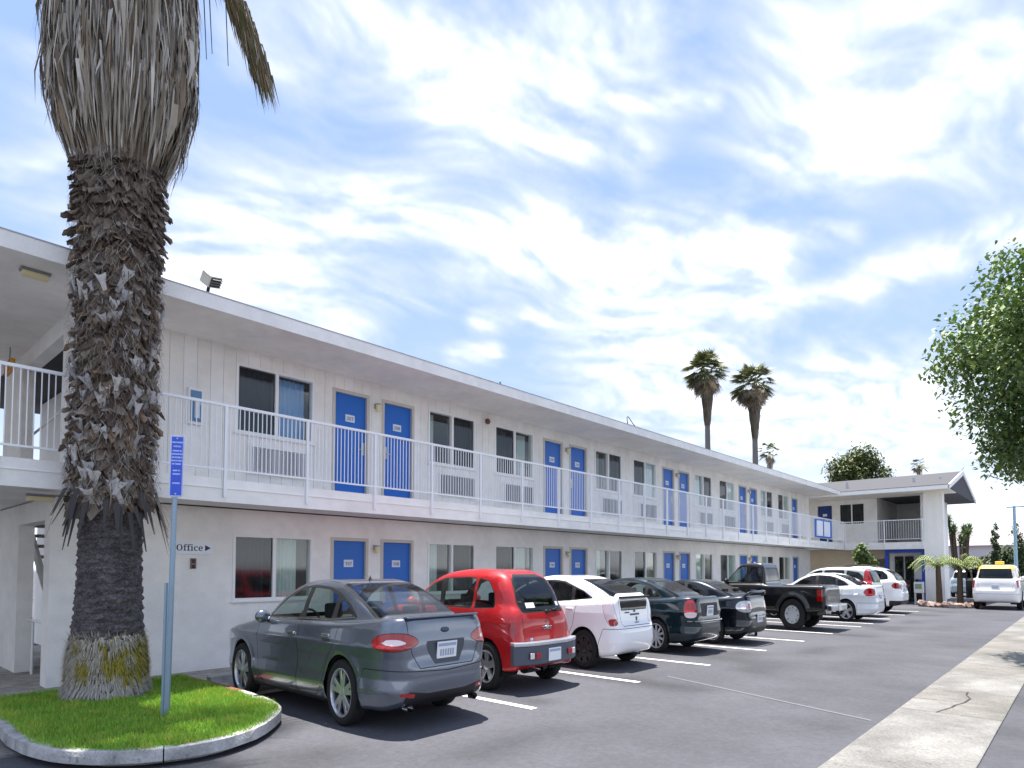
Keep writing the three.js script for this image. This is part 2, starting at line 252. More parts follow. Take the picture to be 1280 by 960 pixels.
// ---------- motel: long two-storey block ----------
const WZ = -10.2, EZ = -9.0, X0 = 2.2, X1 = 33.3, PER = 6.09, C0 = 7.37;
const motel = thing('motel_building', X0, 0, WZ, 'long white two-storey motel block with blue doors and a balcony', 'building');
const mw = (name, geo, mat, parent = motel) => { const m = add(parent, name, geo, mat); let o = parent, x = 0, y = 0, z = 0; while (o && o !== scene) { x += o.position.x; y += o.position.y; z += o.position.z; o = o.parent; } m.position.set(-x, -y, -z); return m; }; // geometry given in world coordinates
const holesL = [], holesU = [], openings = [];
for (let n = 0; n < 5; n++) {
  const c = C0 + PER * n;
  for (const up of [0, 1]) {
    const H = up ? holesU : holesL, y0 = up ? 2.86 : .04, yt = up ? 4.9 : 2.15, wb = up ? 3.81 : 1.08, wt = up ? 4.96 : 2.16;
    const put = (a, b, kind, side) => { if (b > X1 - 1.2) return; const r = kind === 'door' ? [a, b, y0, yt] : [a, b, wb, wt]; H.push(r); openings.push({ r, kind, side, up, n }); };
    put(c - 2.74, c - 1.32, 'window', -1); put(c - .93, c - .17, 'door', -1); put(c + .17, c + .93, 'door', 1); put(c + 1.33, c + 2.72, 'window', 1);
  }
}
function wallGeo(x0, x1, y0, y1, holes, depth, zf) {
  const s = new THREE.Shape(); s.moveTo(x0, y0); s.lineTo(x1, y0); s.lineTo(x1, y1); s.lineTo(x0, y1); s.closePath();
  for (const h of holes) { const p = new THREE.Path(); p.moveTo(h[0], h[2]); p.lineTo(h[0], h[3]); p.lineTo(h[1], h[3]); p.lineTo(h[1], h[2]); p.closePath(); s.holes.push(p); }
  return new THREE.ExtrudeGeometry(s, { depth, bevelEnabled: false }).translate(0, 0, zf - depth);
}
mw('lower_wall', wallGeo(X0, X1, -.05, 2.56, holesL, .2, WZ), M.stucco);
const upWall = mw('upper_wall', wallGeo(2.4, X1, 2.6, 5.2, holesU, .16, WZ - .012), M.stucco);
{ // vertical siding boards with open grooves, cut round the openings
  const R = rng(31), mats = [M.siding, M.siding2, M.siding3]; const pitch = .203, gap = .006;
  for (let x = 2.4; x < X1 - .01; x += pitch) {
    const a = x + gap / 2, b = Math.min(x + pitch - gap / 2, X1); const cuts = [a, b];
    for (const h of holesU) for (const e of [h[0], h[1]]) if (e > a + .004 && e < b - .004) cuts.push(e);
    cuts.sort((p, q) => p - q);
    for (let i = 0; i < cuts.length - 1; i++) {
      const m = (cuts[i] + cuts[i + 1]) / 2; let runs = [[2.86, 5.19]];
      for (const h of holesU) if (m > h[0] && m < h[1]) { const o = []; for (const [p, q] of runs) { if (h[3] <= p || h[2] >= q) { o.push([p, q]); continue; } if (h[2] > p + .02) o.push([p, h[2]]); if (h[3] < q - .02) o.push([h[3], q]); } runs = o; }
      for (const [p, q] of runs) mw('siding_board', boxUV(bxAt(cuts[i], cuts[i + 1], p, q, WZ - .0118, WZ + R() * .0015)), mats[R() * 3 | 0], upWall);
    }
  }
}
// structure behind: back, ends, floors, room partitions
mw('back_wall', bxAt(3.5, X1, -.05, 5.2, -17.2, -17.0), M.stucco);
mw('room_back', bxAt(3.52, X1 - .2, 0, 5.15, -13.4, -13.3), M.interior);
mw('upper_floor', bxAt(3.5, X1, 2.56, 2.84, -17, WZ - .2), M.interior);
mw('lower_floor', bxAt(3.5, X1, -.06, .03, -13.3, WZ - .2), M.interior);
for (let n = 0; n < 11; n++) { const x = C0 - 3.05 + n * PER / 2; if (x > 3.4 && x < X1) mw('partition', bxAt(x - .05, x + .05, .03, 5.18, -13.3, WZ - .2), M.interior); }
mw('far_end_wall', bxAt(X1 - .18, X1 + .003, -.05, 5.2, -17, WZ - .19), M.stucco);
// near end: corner column, end wall with stair openings
mw('end_wall_lower', boxUV(new THREE.ExtrudeGeometry((() => { const s = new THREE.Shape(); s.moveTo(-WZ + .003, -.05); s.lineTo(13.6, -.05); s.lineTo(13.6, 2.56); s.lineTo(-WZ + .003, 2.56); const p = new THREE.Path(); p.moveTo(10.5, -.02); p.lineTo(10.5, 2.26); p.lineTo(12.05, 2.26); p.lineTo(12.05, -.02); s.holes.push(p); return s; })(), { depth: .2, bevelEnabled: false }).rotateY(Math.PI / 2).translate(X0 - .003, 0, 0)), M.stucco);
mw('end_wall_upper', boxUV(new THREE.ExtrudeGeometry((() => { const s = new THREE.Shape(); s.moveTo(-WZ + .003, 2.6); s.lineTo(14.6, 2.6); s.lineTo(14.6, 5.2); s.lineTo(-WZ + .003, 5.2); const p = new THREE.Path(); p.moveTo(10.7, 2.88); p.lineTo(10.7, 4.93); p.lineTo(13.2, 4.93); p.lineTo(13.2, 2.88); s.holes.push(p); return s; })(), { depth: .18, bevelEnabled: false }).rotateY(Math.PI / 2).translate(2.39, 0, 0)), M.stucco);
mw('stair_wall', bxAt(3.42, 3.52, -.05, 5.18, -17, WZ - .21), M.stucco);
{ // stairs inside the end bay
  const st = sub(motel, 'staircase', 0, 0, 0);
  for (let i = 0; i < 15; i++) mw('tread', bxAt(2.62, 3.4, .15 + i * .18, .2 + i * .18, -10.7 - i * .22 - .24, -10.7 - i * .22), M.walk, st);
  for (const x of [2.56, 3.37]) mw('stringer', (() => { const s = new THREE.Shape([[-10.6, -.02], [-10.6, .12], [-13.95, 2.86], [-14.0, 2.6]].map(q => new THREE.Vector2(-q[0], q[1]))); return new THREE.ExtrudeGeometry(s, { depth: .05, bevelEnabled: false }).rotateY(Math.PI / 2).translate(x, 0, 0); })(), M.white, st);
  mw('handrail', bar([2.58, 1.0, -10.6], [2.58, 3.75, -13.95], .02), M.rail, st);
  mw('handrail_post', bar([2.58, .05, -11.0], [2.58, 1.02, -11.0], .018), M.rail, st); mw('handrail_stub', bar([2.34, .83, -12.0], [2.34, .83, -10.9], .02), M.rail, st); mw('handrail_post', bar([2.34, .03, -11.7], [2.34, .83, -11.7], .02), M.rail, st);
  mw('upper_handrail', bar([2.66, 3.95, -13.9], [2.66, 4.06, -12.1], .02), M.rail, st);
}
// windows and doors
function curtain(w, h, amp, folds, seed) { const g = new THREE.PlaneGeometry(w, h, Math.max(8, folds * 6), 1), p = g.attributes.position, R = rng(seed), ph = R() * 6; for (let i = 0; i < p.count; i++) { const x = p.getX(i); p.setZ(i, amp * (Math.sin(x / w * folds * 6.28 + ph + .6 * Math.sin(x * 9 + ph)))); } g.computeVertexNormals(); return g; }
const winMats = {};
openings.filter(o => o.kind === 'window').forEach((o, i) => {
  const [a, b, y0, y1] = o.r, cx = (a + b) / 2, cy = (y0 + y1) / 2, w = b - a, h = y1 - y0;
  const g = sub(motel, 'window', cx - X0, cy, 0); // local origin at the wall face
  const f = .045, fr = [bxAt(-w / 2 + .002, w / 2 - .002, h / 2 - f, h / 2 - .002, -.1, .012), bxAt(-w / 2 + .002, w / 2 - .002, -h / 2 + .002, -h / 2 + f, -.1, .022), bxAt(-w / 2 + .002, -w / 2 + f, -h / 2 + f, h / 2 - f, -.1, .012), bxAt(w / 2 - f, w / 2 - .002, -h / 2 + f, h / 2 - f, -.1, .012), bxAt(-.028, .028, -h / 2 + f, h / 2 - f, -.09, .008)];
  add(g, 'frame', merge(fr), M.trim);
  const pw = w / 2 - f - .03;
  for (const s of [-1, 1]) add(g, 'pane', bx(pw, h - 2 * f - .004, .005), s === o.side ? M.screen : M.glass, s * (pw / 2 + .029), 0, s === o.side ? -.03 : -.055);
  const R = rng(100 + i), full = R();
  const cw1 = pw * (.9 + .1 * R()), cw2 = pw * (o.n > 1 || i === 2 ? .98 : .45 + R() * .5);
  add(g, 'curtain', curtain(cw1, h - .08, .022, 7, i), i === 2 ? M.curtainTeal : [M.curtainGrey, M.curtainTan, M.curtainGrey][R() * 3 | 0], o.side * (w / 2 - f - cw1 / 2), 0, -.24);
  add(g, 'curtain', curtain(cw2, h - .08, .022, 7, i + 50), i === 2 ? M.curtainBlue : o.n >= 2 && o.n < 4 && o.up ? M.curtainWhite : [M.curtain, M.curtain, M.curtainTan][R() * 3 | 0], i === 0 ? -o.side * (w / 2 - f - cw2 / 2 - .12) : -o.side * (w / 2 - f - cw2 / 2), 0, o.n >= 2 ? -.12 : -.26);
  add(g, 'sill', bx(w + .05, .03, .05, .006), M.trim, 0, -h / 2 - .012, .024);
});
const numTex = (txt) => canvasTex(96, 64, c => { c.fillStyle = '#dfe5ee'; c.fillRect(0, 0, 96, 64); c.fillStyle = '#5a6a8c'; c.font = 'bold 44px sans-serif'; c.textAlign = 'center'; c.textBaseline = 'middle'; c.fillText(txt, 48, 34); });
openings.filter(o => o.kind === 'door').forEach(o => {
  const [a, b, y0, y1] = o.r, w = b - a, h = y1 - y0, g = sub(motel, 'door', (a + b) / 2 - X0, y0, 0), t = .035;
  add(g, 'frame', merge([bxAt(-w / 2 - .025, -w / 2 + t, .002, h + .025, -.12, .014), bxAt(w / 2 - t, w / 2 + .025, .002, h + .025, -.12, .014), bxAt(-w / 2 + t, w / 2 - t, h - t, h + .025, -.12, .014)]), M.doorFrame);
  add(g, 'leaf', bx(w - 2 * t - .006, h - t - .01, .045), M.doorBlue, 0, (h - t) / 2, -.065);
  const no = (o.up ? 207 : 107) + o.n * 2 + (o.side > 0 ? 1 : 0);
  const pl = new THREE.PlaneGeometry(.2, .135); add(g, 'number_plate', bx(.2, .135, .008), std(0xffffff, .5, { map: numTex(String(no)) }), 0, o.up ? 1.56 : 1.66, -.038);
  const hx = -o.side * (w / 2 - t - .06);
  add(g, 'lock_plate', bx(.07, .24, .02, .006), M.metal, hx, 1.02, -.034); add(g, 'handle', bar([hx, 1.0, -.01], [hx + o.side * .11, 1.0, -.01], .011), M.metal);
  add(g, 'threshold', bx(w - .02, .02, .1), M.metal, 0, .012, -.05);
});
for (let n = 0; n < 5; n++) for (const up of [0, 1]) { const x = C0 + n * PER; if (x > X1 - 2.2) continue; const l = sub(motel, 'wall_lamp', x - X0, up ? 4.72 : 1.98, 0); add(l, 'bracket', bx(.07, .1, .03, .008), M.metal, 0, .03, .016); add(l, 'globe', new THREE.CylinderGeometry(.045, .038, .13, 12), M.lampGlass, 0, -.02, .085); add(l, 'cap', new THREE.CylinderGeometry(.05, .05, .02, 12), M.grey, 0, .055, .085); }
for (const o of openings) if (o.kind === 'window' && o.up) { // air conditioners under the upper windows
  const cx = (o.r[0] + o.r[1]) / 2 + (o.n === 0 && o.side < 0 ? .05 : .12), g = sub(motel, 'air_conditioner', cx - X0, 3.4, 0), w = 1.06, h = .47;
  add(g, 'case', merge([bxAt(-w / 2, w / 2, h / 2 - .03, h / 2, -.1, .06), bxAt(-w / 2, w / 2, -h / 2, -h / 2 + .03, -.1, .06), bxAt(-w / 2, -w / 2 + .03, -h / 2 + .03, h / 2 - .03, -.1, .06), bxAt(w / 2 - .03, w / 2, -h / 2 + .03, h / 2 - .03, -.1, .06), bxAt(-w / 2 + .03, w / 2 - .03, -h / 2 + .03, h / 2 - .03, .0, .012)]), M.white);
  const nn = o.n < 3 ? 15 : 8; const sw = (w - .08) / nn; for (let k = 0; k < nn; k++) add(g, 'slat', bx(sw * .5, h - .09, .02), o.n === 0 && o.side < 0 ? M.drip : M.grey, -w / 2 + .04 + (k + .5) * sw, 0, .045);
}
// balcony slab, railing
const BX0 = -7;
mw('balcony_slab', boxUV(merge([bxAt(BX0, 34.6, 2.58, 2.845, -10.2, EZ + .001), bxAt(BX0, 2.39, 2.58, 2.845, -14.6, -10.2)])), M.slabm);
mw('balcony_fascia', boxUV(bxAt(BX0, 34.6, 2.53, 2.855, EZ, EZ + .035)), M.slabm);
mw('fascia_strip', bxAt(BX0, 34.6, 2.72, 2.735, EZ + .036, EZ + .05), M.trim);
const railing = sub(motel, 'railing', 0, 0, 0);
{
  const zr = EZ + .06, pitch = 1.265; const posts = []; for (let x = 3.93 - 8 * pitch; x < 34.5; x += pitch) posts.push(x);
  mw('top_rail', boxUV(bxAt(BX0, 34.6, 3.875, 3.912, zr - .02, zr + .02)), M.rail, railing); mw('bottom_rail', boxUV(bxAt(BX0, 34.6, 2.975, 3.0, zr - .013, zr + .013)), M.rail, railing);
  for (const x of posts) mw('post', bxAt(x - .02, x + .02, 2.6, 3.875, zr - .022, zr + .018), M.rail, railing);
  const bal = [], far = []; for (const x of posts) for (let k = 1; k < 19; k++) { const q = x + k * pitch / 19; if (q < 34.5 && q > BX0) (q > 1.1 ? bal : far).push(q); }
  const bg = bx(.0115, .875, .008); for (const x of bal.slice(0, 300)) { const m = add(railing, 'baluster', bg, M.rail); m.position.set(x - X0, 3.4375, zr - WZ); }
  const rest = [...far, ...bal.slice(300)]; const m = mw('balusters', merge(rest.map(x => bxAt(x - .0057, x + .0057, 3.0, 3.875, zr - .004, zr + .004))), M.rail, railing); m.userData.kind = 'stuff';
}
// the other side of the stair passage
mw('passage_block', boxUV(bxAt(BX0 + .05, -3.4, -.05, 2.575, -15.3, WZ)), M.stucco); mw('passage_block_upper', boxUV(bxAt(BX0 + .05, -3.4, 2.85, 5.185, -15.3, WZ)), M.stucco);
// roof
mw('soffit', boxUV(merge([bxAt(BX0, 33.5, 5.19, 5.22, -10.2, -8.87), bxAt(BX0, 2.39, 5.19, 5.22, -15.4, -10.2)])), M.soffit);
mw('roof_fascia', boxUV(bxAt(BX0, 33.53, 5.17, 5.365, -8.87, -8.84)), M.slabm);
mw('drip_edge', bxAt(BX0 - .02, 33.56, 5.366, 5.38, -8.9, -8.832), M.drip);
{
  const roof = mw('roof', (() => { const s = new THREE.Shape([[8.9, 5.225], [8.9, 5.372], [13.5, 5.85], [18.2, 5.365], [18.2, 5.225]].map(q => new THREE.Vector2(...q))); return new THREE.ExtrudeGeometry(s, { depth: 33.4 - BX0, bevelEnabled: false }).rotateY(Math.PI / 2).translate(BX0, 0, 0); })(), M.shingle);
  for (const [x, z, s] of [[17.4, -10.2, 1], [22.4, -10.2, 1]]) { const v = mw('roof_vent', merge([bxAt(x - .16 * s, x + .16 * s, 5.4, 5.68, z - .16, z + .16), bxAt(x - .2, x + .2, 5.68, 5.72, z - .2, z + .2)]), M.grey, roof); }
  mw('antenna_wire', tube([[15.6, 5.55, -9.6], [15.7, 5.95, -9.7], [16.4, 5.86, -9.9], [17.3, 5.7, -10.1]], .012), M.dark, roof);
  mw('roof_pipe', bar([9.95, 5.4, -9.3], [9.95, 5.62, -9.3], .02), M.grey, roof);
}
for (const [x, y, z] of [[1.78, 5.19, -9.35], [1.98, 2.53, -9.72]]) { const l = thing('ceiling_light', x, y, z, y > 3 ? 'yellowed box light fixed under the roof overhang' : 'yellowed box light fixed under the balcony slab', 'light'); add(l, 'base', bx(.3, .03, .14, .008), M.grey, 0, -.016, 0); add(l, 'cover', bx(.27, .06, .12, .015), M.lampGlass, 0, -.058, 0); }
{ // floodlight on the roof edge
  const f = thing('floodlight', 3.66, 5.392, -9.0, 'white box floodlight standing on the roof edge', 'floodlight');
  add(f, 'base', bx(.5, .025, .08, .006), M.drip, .1, .014, 0); add(f, 'arm', bar([0, .02, 0], [.02, .14, 0], .022), M.dark);
  const h = sub(f, 'head', .05, .25, 0); h.rotation.set(.75, .35, 0); add(h, 'housing', bx(.2, .17, .19, .02), std(0xd9d6cc, .5)); add(h, 'lens', bx(.17, .14, .012, .004), std(0x3a3a3e, .2), 0, 0, .098); for (let k = 0; k < 4; k++) add(h, 'louvre', bx(.165, .008, .03), std(0x6e6a66, .5), 0, -.052 + k * .035, .115);
}
// things on the walls
{
  const o = thing('office_sign', 4.03, 1.92, WZ + .004, 'white wall sign reading Office with a navy arrow', 'sign');
  const t = canvasTex(512, 190, c => { c.fillStyle = '#eef1f6'; c.fillRect(0, 0, 512, 190); c.fillStyle = '#2b3c5c'; c.font = 'bold 124px serif'; c.textBaseline = 'middle'; c.save(); c.translate(12, 95); c.scale(.96, 1); c.fillText('Office', 0, 0); c.restore(); c.fillStyle = '#1c2a52'; c.beginPath(); c.moveTo(402, 50); c.lineTo(484, 95); c.lineTo(402, 140); c.fill(); });
  add(o, 'panel', bx(.56, .2, .012), std(0xffffff, .5, { map: t }), 0, 0, .008);
  const a = thing('fire_alarm', 4.02, 1.68, WZ + .002, 'small dark wall plate with reddish top under the office sign', 'alarm'); add(a, 'plate', bx(.085, .16, .02, .004), std(0x8a6a66, .5), 0, 0, .012); add(a, 'button', bx(.05, .05, .03, .01), std(0x2a1f24, .4), 0, -.045, .02); add(a, 'lever', bx(.05, .06, .03, .01), std(0x3a2a34, .4), 0, .035, .02);
  const e = thing('extinguisher_cabinet', 3.99, 4.1, WZ + .002, 'blue-glazed extinguisher cabinet on the upper wall', 'cabinet'); add(e, 'case', bx(.22, .56, .06, .008), M.trim, 0, 0, .03); add(e, 'door_glass', bx(.16, .48, .01), phys(0x2f6f9e, .1, { clearcoat: 1 }), 0, 0, .066); add(e, 'bottle', new THREE.CylinderGeometry(.04, .04, .26, 10), std(0xd8e2ea, .3), .01, -.06, .08); add(e, 'handle', bx(.015, .06, .02), M.metal, .065, .05, .074);
  const h = thing('alarm_horn', 10.45, 4.98, WZ + .002, 'round dark alarm bell on the upper wall between windows', 'alarm bell'); add(h, 'bell', new THREE.SphereGeometry(.07, 14, 8, 0, 6.3, 0, 1.5).rotateX(Math.PI / 2), std(0x6b3b33, .4), 0, 0, .03); add(h, 'back_box', bx(.1, .1, .03, .008), M.grey, 0, 0, .016);
  const y = thing('exit_lamp', 2.16, 4.86, -12.9, 'orange box lamp hanging at the stair bay', 'lamp'); add(y, 'box', bx(.06, .2, .5, .01), std(0xd9992f, .5)); add(y, 'hanger', bar([0, .1, 0], [0, .33, 0], .01), M.grey); for (let k = 0; k < 3; k++) add(y, 'bar', bx(.01, .18, .02), std(0xa86a1c, .5), -.034, 0, -.14 + k * .14);
}
// ---------- far wing with the office ----------
const wing = thing('office_wing', 36, 0, -8, 'white motel office wing with gable roof at the end of the drive', 'building');
const ww = (name, geo, mat, parent = wing) => mw(name, geo, mat, parent);
function wallX(x, z0, z1, y0, y1, holes, depth = .15) { // wall facing -x, holes [za, zb, ya, yb]
  const s = new THREE.Shape(); s.moveTo(-z1, y0); s.lineTo(-z0, y0); s.lineTo(-z0, y1); s.lineTo(-z1, y1); s.closePath();
  for (const h of holes) { const p = new THREE.Path(); p.moveTo(-h[1], h[2]); p.lineTo(-h[1], h[3]); p.lineTo(-h[0], h[3]); p.lineTo(-h[0], h[2]); s.holes.push(p); }
  return boxUV(new THREE.ExtrudeGeometry(s, { depth, bevelEnabled: false }).rotateY(Math.PI / 2).translate(x, 0, 0));
}
ww('upper_wall', wallX(36, -16.5, -7.8, 2.6, 5.2, [[-10.6, -9.9, 2.86, 4.9], [-9.55, -8.35, 3.85, 4.95]]), M.stucco);
ww('lower_wall', wallX(36, -16.5, -7.2, -.05, 2.56, [[-8.0, -7.5, 1.2, 2.1]]), std(0xf0e4d0, .85, { map: wallTex }));
ww('return_wall', bxAt(36.15, 41, 2.6, 5.2, -7.95, -7.8), M.stucco);
ww('breezeway_back', bxAt(40.5, 40.65, 2.6, 5.2, -7.8, -6.2), M.stucco);
ww('rear_wall', bxAt(41.51, 41.65, 0, 5.2, -16, -5.75), M.stucco);
ww('end_wall', bxAt(35.11, 41.5, -.05, 5.2, -5.8, -5.6), M.stucco);
ww('column', bxAt(34.62, 35.1, -.05, 5.19, -5.6, -4.85), M.stucco);
ww('balcony_slab', boxUV(bxAt(34.62, 41, 2.56, 2.84, -16, -5.603)), M.slabm);
ww('balcony_fascia', boxUV(bxAt(34.585, 34.62, 2.52, 2.85, -9.0, -5.605)), M.slabm);
{ const d = sub(wing, 'door'); ww('leaf', bxAt(36.04, 36.09, 2.87, 4.86, -10.56, -9.94), std(0x173a82, .45), d); ww('number_plate', bxAt(36.02, 36.04, 4.35, 4.48, -10.35, -10.15), M.white, d); }
{ const w = sub(wing, 'window'); ww('frame', merge([bxAt(35.98, 36.05, 3.85, 3.9, -9.55, -8.35), bxAt(35.98, 36.05, 4.9, 4.95, -9.55, -8.35), bxAt(35.98, 36.05, 3.9, 4.9, -9.55, -9.5), bxAt(35.98, 36.05, 3.9, 4.9, -8.4, -8.35), bxAt(35.98, 36.05, 3.9, 4.9, -8.98, -8.93)]), M.trim, w); for (const [a, b] of [[-9.5, -8.98], [-8.93, -8.4]]) ww('pane', bxAt(36.03, 36.036, 3.9, 4.9, a, b), M.screen, w); ww('curtain', bxAt(36.3, 36.31, 3.85, 4.95, -9.25, -8.95), M.curtainGrey, w); }
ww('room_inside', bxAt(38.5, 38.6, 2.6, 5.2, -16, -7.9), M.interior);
{ // balcony rail along the wing
  const r = sub(wing, 'railing'); ww('top_rail', bxAt(34.52, 34.56, 3.875, 3.91, -8.9, -5.6), M.rail, r); ww('bottom_rail', bxAt(34.525, 34.55, 2.975, 3.0, -8.9, -5.6), M.rail, r);
  for (const z of [-8.9, -7.2, -5.63]) ww('post', bxAt(34.515, 34.565, 2.6, 3.875, z - .02, z + .02), M.rail, r);
  for (let z = -8.8; z < -5.7; z += .1) ww('baluster', bxAt(34.53, 34.545, 3.0, 3.875, z - .007, z + .007), M.rail, r);
}
{ // gable roof, ridge along z
  const s = new THREE.Shape([[33.75, 5.16], [33.75, 5.3], [38.1, 6.38], [42.6, 5.3], [42.6, 5.16]].map(q => new THREE.Vector2(...q)));
  const roof = ww('roof', new THREE.ExtrudeGeometry(s, { depth: 13.5, bevelEnabled: false }).translate(0, 0, -18), M.shingle);
  ww('eave_fascia', bxAt(33.7, 33.74, 5.14, 5.31, -18, -4.46), M.slabm, roof);
  ww('rake_board', (() => { const q = new THREE.Shape([[33.7, 5.12], [33.7, 5.33], [38.1, 6.43], [42.65, 5.33], [42.65, 5.12], [38.1, 6.2]].map(p => new THREE.Vector2(...p))); return new THREE.ExtrudeGeometry(q, { depth: .05, bevelEnabled: false }).translate(0, 0, -4.49); })(), M.slabm, roof);
  ww('soffit', bxAt(33.75, 36, 5.13, 5.155, -16, -4.5), M.soffit, roof);
  ww('gable_wall', (() => { const q = new THREE.Shape([[35.1, 5.2], [38.1, 6.05], [41.4, 5.2]].map(p => new THREE.Vector2(...p))); return new THREE.ExtrudeGeometry(q, { depth: .15, bevelEnabled: false }).translate(0, 0, -5.15); })(), M.stucco, roof);
  for (const [x, z] of [[35, -8.9], [35.4, -6.1], [35.9, -5.1]]) ww('roof_vent', bar([x, 5.5, z], [x, 5.92, z], .07, 8), M.drip, roof);
  // shingle courses as low steps
  for (let k = 0; k < 12; k++) { const x = 33.9 + k * .35; ww('shingle_course', bxAt(-.18, .18, 0, .012, -6.75, 6.75).rotateZ(.2434).translate(x + .17, 5.345 + (x + .17 - 33.9) * .2483, -11.25), k % 2 ? M.shingle : std(0x4d4d51, .95), roof); }
}
{ // office entrance: blue frame, dark glazed doors
  const e = sub(wing, 'entrance'); const blue = std(0x2047b0, .45);
  ww('blue_header', bxAt(34.8, 35.2, 2.36, 2.515, -7.25, -5.61), blue, e);
  ww('blue_post', bxAt(34.8, 34.95, .02, 2.36, -7.25, -7.12), blue, e); ww('blue_post', bxAt(34.8, 34.95, .02, 2.36, -5.76, -5.615), blue, e);
  ww('entry_wall', bxAt(35.6, 35.7, .0, 2.56, -7.2, -5.2), M.stucco, e);
  for (const [a, b] of [[-6.98, -6.62], [-6.55, -6.2]]) { ww('door_leaf', bxAt(35.5, 35.55, .03, 2.2, a, b), M.dark, e); ww('door_glass', bxAt(35.485, 35.498, .25, 2.05, a + .06, b - .06), phys(0x1c2422, .05, { clearcoat: 1 }), e); }
  ww('lower_panel', bxAt(35.5, 35.58, .03, 1.1, -6.15, -5.85), M.dark, e);
}
{ const s = thing('entrance_sandwich_board', 34.7, .03, -6.35, 'dark notice board with red diamond sign at the office door', 'sign'); add(s, 'board', bx(.03, .9, .3, .005), std(0x1d1d20, .6), 0, .6, 0); add(s, 'leg', bar([.02, 0, .1], [0, .4, .1], .015), M.dark); add(s, 'leg', bar([.02, 0, -.1], [0, .4, -.1], .015), M.dark); add(s, 'diamond', bx(.01, .22, .14), std(0x9a3b3b, .5), -.02, .75, 0, .78); }
{ const s = thing('newspaper_stand', 34.0, .0, -5.75, 'white metal newspaper stand with green front at the office entrance', 'stand'); const W = M.white; add(s, 'cabinet', bx(.3, .5, .36, .02), W, 0, .75, 0); add(s, 'front_card', bx(.01, .22, .26), std(0x8aa882, .5), -.156, .8, 0); for (const [a, b] of [[-.12, -.15], [.12, -.15], [-.12, .15], [.12, .15]]) add(s, 'leg', bx(.03, .52, .03), W, a, .26, b); add(s, 'coin_box', bx(.1, .12, .12, .01), std(0x2c48a8, .5), 0, 1.06, .05); }
{ // cloth hung on the balcony
  const b = thing('towel_banner', 31.0, 2.98, EZ + .1, 'white cloth in a blue frame hanging on the balcony rail', 'banner');
  const blue = std(0x2f6fd8, .5); add(b, 'frame', merge([bxAt(-1.2, 1.2, .76, .82, -.01, .02), bxAt(-1.2, 1.2, .02, .08, -.01, .02), bxAt(-1.2, -1.1, .08, .76, -.01, .02), bxAt(1.1, 1.2, .08, .76, -.01, .02)]), blue);
  for (const [x, w] of [[-.62, .85], [.45, .95]]) add(b, 'cloth', curtain(w, .68, .015, 4, 77), std(0xe6ecfa, .8, { side: THREE.DoubleSide }), x, .43, .03);
}
// ---------- sign post by the palm ----------
{
  const s = thing('accessible_parking_sign', 2.52, .15, -6.95, 'tall narrow blue notice sign on a leaning galvanised post in the lawn', 'sign');
  s.rotation.z = -.012;
  add(s, 'post', new THREE.CylinderGeometry(.026, .026, 2.86, 12), M.galv, 0, 1.38, 0);
  const t = canvasTex(128, 512, c => { c.fillStyle = '#2c55cf'; c.fillRect(0, 0, 128, 512); c.strokeStyle = '#dfe6ff'; c.lineWidth = 4; c.strokeRect(4, 4, 120, 504); c.fillStyle = '#e6ecff'; c.textAlign = 'center'; const L = [['UNAUTHORIZED', 60], ['VEHICLES', 94], ['PARKED IN', 132], ['DESIGNATED', 160], ['ACCESSIBLE', 188], ['SPACES WILL', 216], ['BE TOWED', 244], ['AWAY AT', 300], ["OWNER'S", 330], ['EXPENSE', 408]]; for (const [w, y] of L) { c.font = 'bold ' + (y < 100 ? 17 : 18) + 'px sans-serif'; c.fillText(w, 64, y, 112); } });
  const sg = sub(s, 'sign_plate', 0, 2.5, .03); sg.rotation.y = -.62;
  add(sg, 'panel', bx(.118, .62, .006), std(0xffffff, .4, { map: t }), 0, 0, .012); add(sg, 'back', bx(.13, .635, .004), M.trim, 0, 0, .004);
  for (const y of [-.285, .285]) add(sg, 'bolt', new THREE.CylinderGeometry(.008, .008, .008, 8).rotateX(1.57), M.metal, 0, y, .018);
  const q = thing('marker_post', 2.43, .14, -6.82, 'short thin galvanised stake beside the blue sign post', 'post'); q.rotation.z = -.006; add(q, 'stake', merge([bxAt(-.016, .016, 0, 1.32, -.004, .004), bxAt(-.016, -.008, 0, 1.32, .004, .016), bxAt(.008, .016, 0, 1.32, .004, .016)]), M.galv);
}
